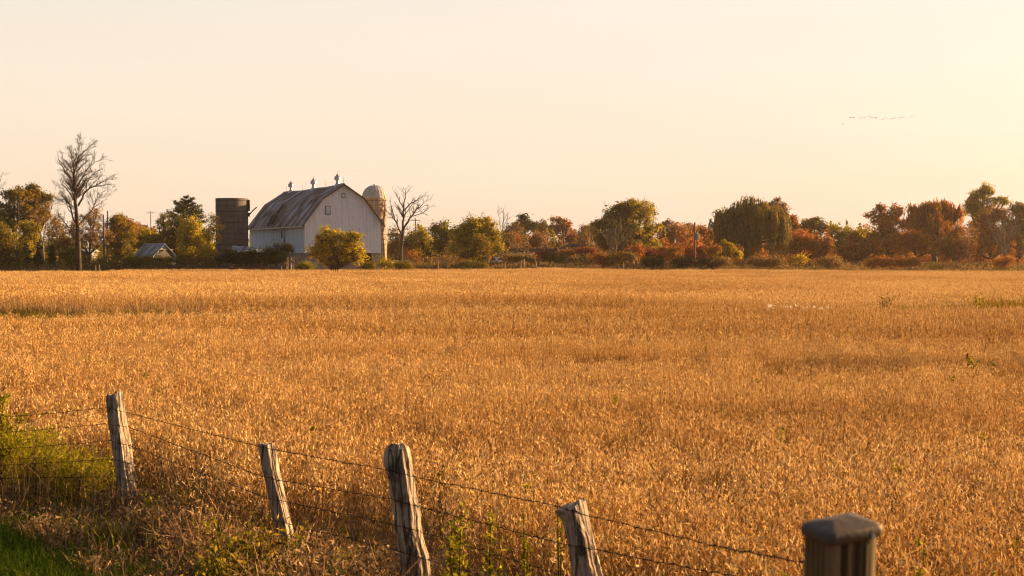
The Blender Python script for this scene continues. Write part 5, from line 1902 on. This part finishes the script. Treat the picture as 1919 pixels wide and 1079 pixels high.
def feathery():
    """yellow green feathery weeds left of the first post"""
    r = np.random.default_rng(29)
    D = 15.8
    Vs, Ts = [], []
    for i in range(46):
        px = -60 + 285 * r.random() ** 1.35
        D = r.uniform(15.1, 16.6)
        top = np.interp(px, [-60, 30, 80, 130, 212], [800, 812, 836, 858, 856]) + r.normal(0, 17)
        tp = P(px, top, D)
        g = float(gz(tp[0], D))
        n = int(r.uniform(90, 420))
        u = r.random(n) ** .7
        c = np.stack([tp[0] + r.normal(0, .10, n) * (.4 + u), D + r.normal(0, .10, n) * (.4 + u), g + (tp[2] - g) * (.25 + .75 * u)], 1)
        d = unit(r.normal(size=(n, 3)) + np.array([0, 0, .9]))
        sd = unit(np.cross(d, r.normal(size=(n, 3))))
        Vs.append(strips(c, d, sd, r.uniform(.03, .09, n), r.uniform(.005, .011, n), r.normal(0, .2, n), r))
        Ts.append(np.clip(.55 + r.normal(0, .15) + r.normal(0, .2, n), 0, 1))
    X = r.uniform(-7.2, -4.2, 800)
    Y = r.uniform(14.6, 16.6, 800)
    stuff('dry_stalks', 'thin dry straw stalks standing among the feathery weeds at left', 'grass', blades(X, Y, r.uniform(.35, .85, 800) * (1.1 - .25 * (X + 7.2) / 3), r.uniform(.004, .010, 800), r, lean=.35, curl=.6), r.random(800), 'grass_dry')
    stuff('feathery_weeds', 'bright yellow green feathery weeds left of the leftmost post', 'weeds', np.vstack(Vs), np.concatenate(Ts), 'leaf_weed')
    # leafy shrub at the left border
    D = 15.6
    base = np.array([X_at(-12, D), D, float(gz(X_at(-12, D), D))])
    t = thing('shrub', 'leafy green shrub at the left border behind the wire strands', 'bush', base)
    s = D / FPX
    bl = [(c - base, rad) for c, rad in ((P(-8, 775, D), np.array([22, 22, 30]) * s), (P(4, 815, D), np.array([34, 30, 26]) * s), (P(-20, 860, D), np.array([60, 40, 50]) * s), (P(40, 786, D), np.array([10, 10, 12]) * s), (P(8, 748, D), np.array([8, 8, 12]) * s), (P(30, 840, D), np.array([30, 30, 22]) * s))]
    V, T = blob_leaves(bl, 5200, .036, r, cl=.07, per=12, jag=.3)
    link_obj('foliage', quads_mesh('foliage', V, T), 'leaf_weed', t)
    mb = MB()
    for c, rad in bl:
        mb.tube([(r.normal(0, .05), r.normal(0, .05), -.05), c * .5 + r.normal(0, .03, 3), c, c + np.array([0, 0, rad[2] * .8])], [.012, .009, .006, .002], 5)
    mb.build('stem', 'twig', t)


feathery()


def weed(lab, px, py_top, D, spread, h, n=120, mat='leaf_weed', leaf=.05, name='weed', stems=3, group=None, seed=0, base_off=0.0):
    r = np.random.default_rng(seed + 300)
    tp = P(px, py_top, D)
    g = float(gz(tp[0], D))
    H = tp[2] - g
    base = np.array([tp[0], D, g])
    t = thing(name, lab, 'weed', base, group)
    mb = MB()
    C = []
    for i in range(stems):
        e = np.array([r.normal(0, spread * .5), r.normal(0, spread * .5), H * r.uniform(.75, 1.0) if i else H])
        q = [np.array([0, 0, -.05]), e * np.array([.35, .35, .5]), e]
        mb.tube(q, [.006, .005, .002], 5)
        u = r.uniform(max(0, 1 - h / H), 1, n // stems)
        C.append(e * u[:, None] * np.array([1, 1, 1]) + r.normal(0, spread * .22, (n // stems, 3)) * np.array([1, 1, .5]))
    mb.build('stem', 'leaf_weed' if mat != 'leaf_brown' else 'twig', t)
    C = np.vstack(C)
    V = leaf_quads(C, unit(r.normal(size=(len(C), 3)) + np.array([0, 0, .5])), leaf, leaf * .5, r)
    link_obj('leaves', quads_mesh('leaves', V, np.clip(r.normal(.5, .25, len(C)), 0, 1)), mat, t)
    return t


weed('tall green weed growing just right of the knobbly post', 858, 938, 8.4, .13, .9, 300, leaf=.045, stems=5, seed=1)
weed('green weed between the knobbly post and the slant topped post', 918, 952, 8.7, .10, .5, 150, leaf=.04, stems=4, seed=2)
weed('small dark green weed left of the slant topped post', 986, 958, 8.5, .05, .4, 80, leaf=.04, seed=3)
weed('little green sprig on the tip of the slant topped post', 1050, 935, 7.8, .03, .12, 40, leaf=.03, seed=4)
weed('dark leafy weed in the hollow left of the second post', 470, 978, 10.3, .42, .6, 1100, 'leaf_olive', .055, stems=16, seed=11)
weed('leafy green weed at the foot of the second post', 545, 1000, 10.4, .14, .4, 160, leaf=.045, stems=5, seed=12)
weed('low leafy weed between the second post and the knobbly post', 640, 1030, 9.6, .16, .35, 150, leaf=.04, stems=5, seed=13)
weed('dark leafy weed at the bottom edge right of the shaded grass', 425, 1020, 9.8, .36, .5, 700, 'leaf_olive', .055, stems=12, seed=14)
weed('yellow green weed at the foot of the leftmost post', 272, 925, 13.6, .14, .4, 160, leaf=.045, stems=5, seed=15)
weed('green weed poking up left of the brown plastic post', 1488, 1046, 7.0, .12, .5, 200, leaf=.045, stems=5, seed=5)
weed('dark green leafy volunteer plant standing alone in the right of the field', 1822, 668, 26.5, .22, .75, 150, 'leaf_olive', .13, stems=4, seed=6)
weed('brown dead weed clump on the right of the swale line', 1656, 551, 59.0, .45, .8, 260, 'leaf_brown', .12, stems=8, seed=7)
weed('pale sprig weed above the grassy swale at right', 1836, 548, 60, .22, .5, 50, 'leaf_weed', .12, stems=3, seed=8)
sprigs = [(792, 643, 30), (795, 657, 28), (832, 660, 28), (752, 618, 34), (1396, 629, 32), (1424, 708, 21), (1150, 740, 18.5), (1464, 800, 15), (588, 600, 38), (165, 668, 26), (172, 672, 26), (505, 690, 24), (272, 698, 23), (1140, 636, 31), (1212, 632, 31), (1325, 648, 29), (1555, 707, 21),
          (1590, 622, 33), (1640, 590, 42), (1602, 577, 47), (1785, 706, 21), (1830, 811, 14.5), (1912, 812, 14.5), (1686, 866, 12.2), (1684, 862, 12), (1905, 1002, 8.6), (296, 730, 20.5), (588, 800, 15), (826, 870, 12), (1733, 1012, 8.4), (1730, 1066, 7.6), (1860, 1072, 7.6), (990, 905, 10.4)]
def crop_dist(px, py):
    for D in np.arange(6.5, 70, .1):
        q = P(px, py, D)
        if q[2] < float(gz(q[0], q[1])) + .76:
            return D
    return 60.0


for i, (px, py, D) in enumerate(sprigs):
    D = crop_dist(px, py)
    weed('small green sprig poking out of the golden bean crop', px, py, D, .04 + D * .0014, .06 + D * .0028, 22, leaf=.03 + D * .0020, seed=20 + i, name='sprig', stems=2, group='green sprigs scattered in the crop')


def dead_stalks():
    r = np.random.default_rng(37)
    for lab, px, py, D in (('branching dark dead stalk between the first two posts', 388, 890, 12.6), ('forked dark dead stalk left of the second post', 330, 985, 11.6), ('slender dark dead stalk right of the leftmost post', 300, 880, 13.2)):
        tp = P(px, py, D)
        g = float(gz(tp[0], D))
        t = thing('dead_stalk', lab, 'weed', (tp[0], D, g))
        mb = MB()
        H = tp[2] - g
        branch_out(mb, np.array([(0.04, 0, -.05), (.02, 0, H * .35), (0, .01, H * .7), (-.02, 0, H)]), .005, .002, 0, 2, r, (16, 12), .42, up=.25, k=5)
        mb.build('stalk', 'twig', t)


dead_stalks()


def far_grass():
    r = np.random.default_rng(43)
    # rough verge beyond the crop
    n = 60000
    px = r.uniform(-120, 2040, n)
    e = edge(px)
    off = r.random(n) ** 1.5 * 34 + .3
    Y = e + off
    X = (px - PW / 2) / FPX * Y
    h = r.uniform(.25, .75, n) * (1 + .35 * np.sin(px / 37.0) * np.sin(px / 11.0))
    V = blades(X, Y, h, r.uniform(.06, .13, n), r, lean=.35, curl=.6)
    T = np.clip(.5 + .2 * np.sin(px / 50.0) + r.normal(0, .2, n), 0, 1)
    stuff('rough_grass', 'rough dry grass on the verge between crop and trees', 'grass', V, T, 'grass_rough')
    # dark brush on the right rim
    n = 8000
    px = r.uniform(1045, 2020, n)
    Y = edge(px) + 1.0 + r.random(n) * 7
    X = (px - PW / 2) / FPX * Y
    z = gz(X, Y) + r.uniform(0, 1, n) ** .8 * (1.0 + .35 * np.sin(px / 19.0) + .25 * np.sin(px / 7.0))
    V = leaf_quads(np.stack([X, Y, z], 1), unit(r.normal(size=(n, 3)) + np.array([0, -.3, .4])), .24, .13, r)
    o = link_obj('brush', quads_mesh('brush', V, np.clip(r.normal(.45, .22, n), 0, 1)), 'leaf_brown')
    tag(o, 'low brown brush along the right rim of the field', 'brush', kind='stuff')
    # grassy swale across the field
    n = 30000
    X = np.concatenate([r.uniform(-27, -13, 9000), r.uniform(-14, 19, 800), r.uniform(15, 29, 12000)])
    n = len(X)
    Y = swale_y(X) + r.normal(0, 1, n) * (swale_w(X) * .55)
    h = np.where(X < -13, r.uniform(.45, 1.0, n), np.where(X > 16, r.uniform(.5, 1.05, n), r.uniform(.4, .85, n)))
    h *= np.where((X > 19.3) & (X < 24.5), 1.25, 1.0)
    V = blades(X, Y, h, r.uniform(.02, .05, n), r, lean=.4, curl=.6)
    stuff('swale_grass', 'dark green and brown grass in the narrow swale across the field', 'grass', V, np.clip(r.normal(.45, .25, n), 0, 1), 'leaf_olive')
    # a pale dry fringe beside its left end
    X = r.uniform(-23, -12, 3000)
    Y = swale_y(X) + swale_w(X) + r.uniform(.2, 2.2, 3000)
    V = blades(X, Y, r.uniform(.7, 1.1, 3000), r.uniform(.012, .03, 3000), r, lean=.25, curl=.4)
    stuff('pale_grass', 'pale dry tall grass behind the left end of the swale', 'grass', V, r.random(3000), 'grass_dry')
    # white fluffy seed heads
    n = 48
    px = np.clip(np.concatenate([r.normal(1446, 8, 11), r.normal(1478, 10, 11), r.normal(1510, 16, 16), r.normal(1546, 8, 10)]), 1430, 1560)
    D = 58 + r.normal(0, 1.0, n)
    Vs, Ts = [], []
    for a, d in zip(px, D):
        x = X_at(a, d)
        c = np.array([x, d, float(gz(x, d)) + r.uniform(.62, .92)])
        k = 6
        q = c + r.normal(0, .03, (k, 3))
        Vs.append(leaf_quads(q, unit(r.normal(size=(k, 3))), .07, .05, r))
        Ts.append(r.random(k))
    o = link_obj('fluff', quads_mesh('fluff', np.vstack(Vs), np.concatenate(Ts)), 'fluff')
    tag(o, 'white specks like fluffy seed heads strewn along the swale', 'seed heads', kind='stuff')


far_grass()


# ------------------------------------------------------------------ the wire fence
FENCE = thing('wire_fence', 'old barbed wire fence with four leaning weathered wooden posts', 'fence', (FENCE_B[0], FENCE_B[1], float(gz(*FENCE_B))))
F0 = np.array(FENCE.location)
POSTS = {}


def post(key, lab, D, rings, seed, depth=.9, cut=0.0, knob=None, topj=.02):
    """rings: (px left, px right, py) down the post as the photo shows them"""
    r = np.random.default_rng(seed)
    rg = np.array(rings, float)
    ys = np.linspace(rg[0, 2], rg[-1, 2], 46)
    lx = np.interp(ys, rg[:, 2], rg[:, 0])
    rx = np.interp(ys, rg[:, 2], rg[:, 1])
    K = 40
    ang = np.arange(K) / K * 2 * math.pi
    # lengthwise cracks and flutes shared by all rings
    fl = sum(r.uniform(.015, .04) * np.cos(ang * m + r.uniform(0, 6.28)) for m in (2, 3, 5, 7))
    cr = np.zeros(K)
    for _ in range(9):
        cr[int(r.integers(K))] -= r.uniform(.10, .26)
    V = []
    n = len(ys)
    w1, w2 = r.uniform(0, 6.28, 8), r.uniform(0, 6.28, 8)
    # riven sides: a broad front, a side turned to the right, rougher back
    facets = [R(-104 + r.normal(0, 5)), R(-27 + r.normal(0, 5)), R(60), R(140), R(200)]
    fdist = [.82, .78, .9, .9, .9]
    for i, y in enumerate(ys):
        a, b = P(lx[i], y, D), P(rx[i], y, D)
        c = (a + b) / 2
        hw = (b[0] - a[0]) / 2
        u = i / (n - 1)
        mod = 1 + fl + cr * (.6 + .4 * math.sin(u * 9 + w1[0])) + .02 * np.sin(ang * 2 + u * 14 + w1[1]) + .018 * np.sin(ang * 5 - u * 23 + w1[2]) + r.normal(0, .012, K)
        fac = np.full(K, 1.06)
        for fa, fd in zip(facets, fdist):
            ca = np.cos(ang - fa - .10 * math.sin(u * 5 + w2[1]))
            fac = np.minimum(fac, np.where(ca > .15, (fd + .05 * math.sin(u * 7 + fa * 3 + w2[2])) / np.maximum(ca, .15), 9))
        mod = mod * fac
        xs_ = mod * np.cos(ang)
        mod = mod / max((xs_.max() - xs_.min()) / 2, .2)
        c = c - np.array([(xs_.max() + xs_.min()) / (xs_.max() - xs_.min()) * hw, 0, 0])
        x = c[0] + hw * mod * np.cos(ang)
        yy = c[1] + hw * depth * mod * np.sin(ang)
        z = np.full(K, c[2])
        if i == 0:
            z = z + cut * np.cos(ang) * hw * 2 + topj * .5 * np.sin(ang * 3 + w2[0]) + topj * .45 * r.normal(size=K)
        elif i < 4:
            z = z + cut * np.cos(ang) * hw * 2 * (1 - i / 4)
        V.append(np.stack([x, yy, z], 1))
    V = np.vstack(V) - F0
    Fc = [(i * K + j, (i + 1) * K + j, (i + 1) * K + (j + 1) % K, i * K + (j + 1) % K) for i in range(n - 1) for j in range(K)]
    top = V[:K].mean(0) - np.array([0, 0, .008])
    V = np.vstack([V, top])
    Fc += [(j, (j + 1) % K, len(V) - 1) for j in range(K)]
    o = MB().add(V, Fc).build('fence_post', 'weathered_post', FENCE)
    tag(o, lab)
    POSTS[key] = (D, rg)
    return o


post('a', 'leftmost weathered post with slanted notched top', 14.9,
     [(198, 230, 738), (199, 231, 752), (202, 236, 790), (209, 245, 835), (215, 251, 880), (221, 257, 920), (226, 264, 955), (229, 268, 990)], 1, cut=.16, topj=.03)
post('b', 'slim weathered post with flat top, second from left', 11.1,
     [(483, 514, 831), (484, 516, 842), (491, 523, 880), (500, 532, 920), (508, 541, 960), (516, 549, 995), (521, 556, 1025), (528, 563, 1075), (537, 572, 1135)], 2, cut=.03, topj=.008)
post('c', 'thick knobbly weathered post with rounded top, third from left', 9.3,
     [(731, 758, 832), (722, 766, 840), (719, 769, 852), (719, 772, 868), (724, 774, 884), (728, 777, 905), (731, 780, 930), (736, 786, 952), (738, 789, 965), (737, 789, 985), (741, 793, 1010), (748, 804, 1045), (752, 807, 1079), (757, 815, 1130), (762, 822, 1190)], 3, cut=0.0, topj=.01)
post('d', 'weathered post with hollowed slanting top, fourth from left', 7.5,
     [(1039, 1097, 948), (1044, 1100, 956), (1053, 1105, 975), (1060, 1111, 1000), (1066, 1119, 1035), (1073, 1130, 1079), (1082, 1140, 1130), (1092, 1152, 1200), (1098, 1160, 1260)], 4, cut=.22, topj=.02)


def strand(knots, seed, sag=.0):
    """twisted wire through photo points (px, py, D) with barbs"""
    r = np.random.default_rng(seed)
    K = [P(a, b, d) for a, b, d in knots]
    line = []
    for a, b in zip(K[:-1], K[1:]):
        m = max(8, int(np.linalg.norm(b - a) / .05))
        for k in np.arange(m) / m:
            q = a * (1 - k) + b * k
            q = q + np.array([0, 0, -sag * 4 * k * (1 - k)]) + r.normal(0, .0022, 3)
            line.append(q)
    line.append(K[-1])
    L = np.array(line) - F0
    mb = MB()
    ph = np.arange(len(L)) * 1.3
    tw = np.stack([np.zeros(len(L)), np.cos(ph), np.sin(ph)], 1) * .0017
    mb.tube(L + tw, .0016, 5)
    mb.tube(L - tw, .0016, 5)
    acc, prev = 0.0, L[0]
    for q in L[1:]:
        acc += np.linalg.norm(q - prev)
        prev = q
        if acc > .125:
            acc = r.uniform(-.01, .01)
            for _ in range(2):
                d = unit(r.normal(size=3)) * .016
                mb.tube([q - d, q + d], .0016, 4)
            mb.tube([q - np.array([.007, -.003, 0]), q + np.array([.007, -.003, 0])], .0034, 5)
    mb.build('barbed_wire', 'wire', FENCE)


da, db, dc, dd, de = 14.9, 11.1, 9.3, 7.5, 5.2
fr = lambda D, w: D - w * D / FPX / 2 - .005   # on the near face of a post of that pixel width
strand([(-140, 806, 14.5), (0, 782, 14.6), (100, 774, 14.75), (200, 763, fr(da, 34)), (234, 772, fr(da, 34)), (484, 836, fr(db, 32)), (517, 843, fr(db, 32)), (722, 880, fr(dc, 52)), (775, 893, fr(dc, 52)), (1043, 948, fr(dd, 58)), (1104, 966, fr(dd, 58)), (1340, 1022, 6.2), (1530, 1060, 5.0), (1660, 1100, 4.2)], 1)
strand([(-140, 826, 14.5), (0, 812, 14.6), (200, 794, fr(da, 36)), (240, 800, fr(da, 36)), (490, 892, fr(db, 33)), (526, 900, fr(db, 33)), (731, 935, fr(dc, 50)), (788, 950, fr(dc, 50)), (1058, 1020, fr(dd, 54)), (1120, 1030, fr(dd, 54)), (1300, 1066, 6.4), (1560, 1110, 5.0)], 2)
strand([(-140, 852, 14.5), (0, 842, 14.6), (206, 826, fr(da, 36)), (246, 836, fr(da, 36)), (503, 934, fr(db, 33)), (540, 941, fr(db, 33)), (738, 983, fr(dc, 52)), (794, 998, fr(dc, 52)), (1068, 1082, fr(dd, 55))], 3)
strand([(-140, 876, 14.5), (0, 872, 14.6), (212, 860, fr(da, 36)), (250, 872, fr(da, 36)), (514, 975, fr(db, 34)), (550, 984, fr(db, 34)), (745, 1031, fr(dc, 56)), (804, 1050, fr(dc, 56)), (1072, 1130, fr(dd, 55))], 4)
strand([(-140, 894, 14.5), (0, 896, 14.6), (216, 893, fr(da, 36)), (256, 903, fr(da, 36)), (520, 1022, fr(db, 34)), (556, 1032, fr(db, 34))], 5)


# staples that pin the wire to the posts
POST_O = [o for o in FENCE.children if o.name.startswith('fence_post')]
for key, pts in (('a', ((216, 768), (220, 797), (226, 831), (231, 866), (236, 898))), ('b', ((499, 840), (508, 896), (521, 938), (532, 980))), ('c', ((750, 886), (760, 942), (766, 990), (775, 1040))), ('d', ((1076, 958), (1092, 1025)))):
    D, rg = POSTS[key]
    for px, py in pts:
        w = np.interp(py, rg[:, 2], rg[:, 1] - rg[:, 0])
        c = P(px, py, fr(D, w) - .004) - F0
        mb = MB()
        mb.tube([c + np.array([-.004, .03, -.012]), c + np.array([-.002, -.002, -.010]), c + np.array([.001, -.004, 0]), c + np.array([.003, -.002, .010]), c + np.array([.004, .03, .012])], .0024, 5)
        mb.build('staple', 'wire', POST_O['abcd'.index(key)])


# ------------------------------------------------------------------ plastic post in the near corner
def plastic_post():
    D = 2.62
    c = P(1580, 985, D)
    g = float(gz(c[0], D))
    t = thing('plastic_post', 'thick brown fluted plastic post with a domed cap at lower right', 'post', (c[0] + .08, D + .10, g), rotz=R(28))
    H = c[2] - g
    t.rotation_euler = (R(7), R(-4.5), R(28))
    t.location = Vector(P(1580, 983, D)) - t.rotation_euler.to_matrix() @ Vector((0, 0, H))
    w, d = .0595, .040     # half sizes
    # outline seen from above: rounded corners, fluted left face, deep channels in the front face
    pts = []
    def arc(cx, cy, r, a0, a1, n=6):
        return [(cx + r * math.cos(R(a)), cy + r * math.sin(R(a))) for a in np.linspace(a0, a1, n)]
    # front face (y = -d) from left to right with recesses
    pts += arc(-w + .010, -d + .010, .010, 180, 270)
    for x0, x1, dep in ((-.036, -.016, .016), (-.008, .014, .012), (.017, .023, .012)):
        pts += [(x0, -d), (x0 + .002, -d + dep), (x1 - .002, -d + dep), (x1, -d)]
    pts += arc(w - .026, -d + .030, .032, 262, 362, 14)
    pts += arc(w - .012, d - .012, .010, 0, 90)
    pts += arc(-w + .010, d - .010, .010, 90, 180)
    for y1 in (.022, .008, -.006, -.020):
        pts += [(-w, y1 + .004), (-w + .004, y1 + .002), (-w + .004, y1 - .003), (-w, y1 - .005)]
    n = len(pts)
    lean = .02
    v = [(x, y, 0) for x, y in pts] + [(x - lean * .2, y, H - .018) for x, y in pts]
    mb = MB().add(v, [(i, (i + 1) % n, (i + 1) % n + n, i + n) for i in range(n)] + [tuple(range(n, 2 * n))])
    mb.tube([(.0262, -d - .0005, .02), (.0262 - lean * .2, -d - .0005, H - .03)], .0035, 8)
    mb.build('shaft', 'plastic_body', t)
    # cap: rounded rectangle with a soft crown and a rolled lip
    def outline(e, rr):
        o = []
        for sx, sy, a in ((-1, -1, 180), (1, -1, 270), (1, 1, 0), (-1, 1, 90)):
            o += arc(sx * (w + e - rr), sy * (d + e - rr), rr, a, a + 90, 8)
        return o
    rows = [(.003, .012, -.019), (.0055, .013, -.017), (.0065, .014, -.010), (.006, .014, -.004), (.0045, .014, .0005), (.001, .014, .0035), (-.005, .013, .006), (-.012, .012, .008), (-.020, .009, .0103), (-.028, .006, .0122), (-.034, .004, .0132), (-.038, .0018, .0135)]
    V, m = [], 32
    for e, rr, z in rows:
        V += [(x - lean * .2, y, H + z) for x, y in outline(e, rr)]
    k = len(rows)
    F = [(i * m + j, i * m + (j + 1) % m, (i + 1) * m + (j + 1) % m, (i + 1) * m + j) for i in range(k - 1) for j in range(m)]
    F += [tuple((k - 1) * m + j for j in range(m)), tuple(range(m))[::-1]]
    cp = MB().add(V, F).build('cap', 'plastic_cap', t, smooth=True)
    MB().tube([(.030, -d - .0062, H - .013), (.030, -d - .0095, H - .013)], .0035, 12).build('screw', 'light_metal', cp)


plastic_post()


# ------------------------------------------------------------------ air
def haze():
    m = bpy.data.materials.new('haze')
    m.use_nodes = True
    t = NT(m.node_tree)
    v = t.n('ShaderNodeVolumePrincipled', ins={'Color': (1.0, .80, .60, 1), 'Density': .00018, 'Anisotropy': .78})
    o = t.n('ShaderNodeOutputMaterial')
    t.link(v.outputs[0], o.inputs['Volume'])
    o = MB().box(-1530, -60, -2, 1530, 960, 110).build('haze', m)
    tag(o, 'thin warm evening haze in the air over the field', 'haze', kind='stuff')


haze()
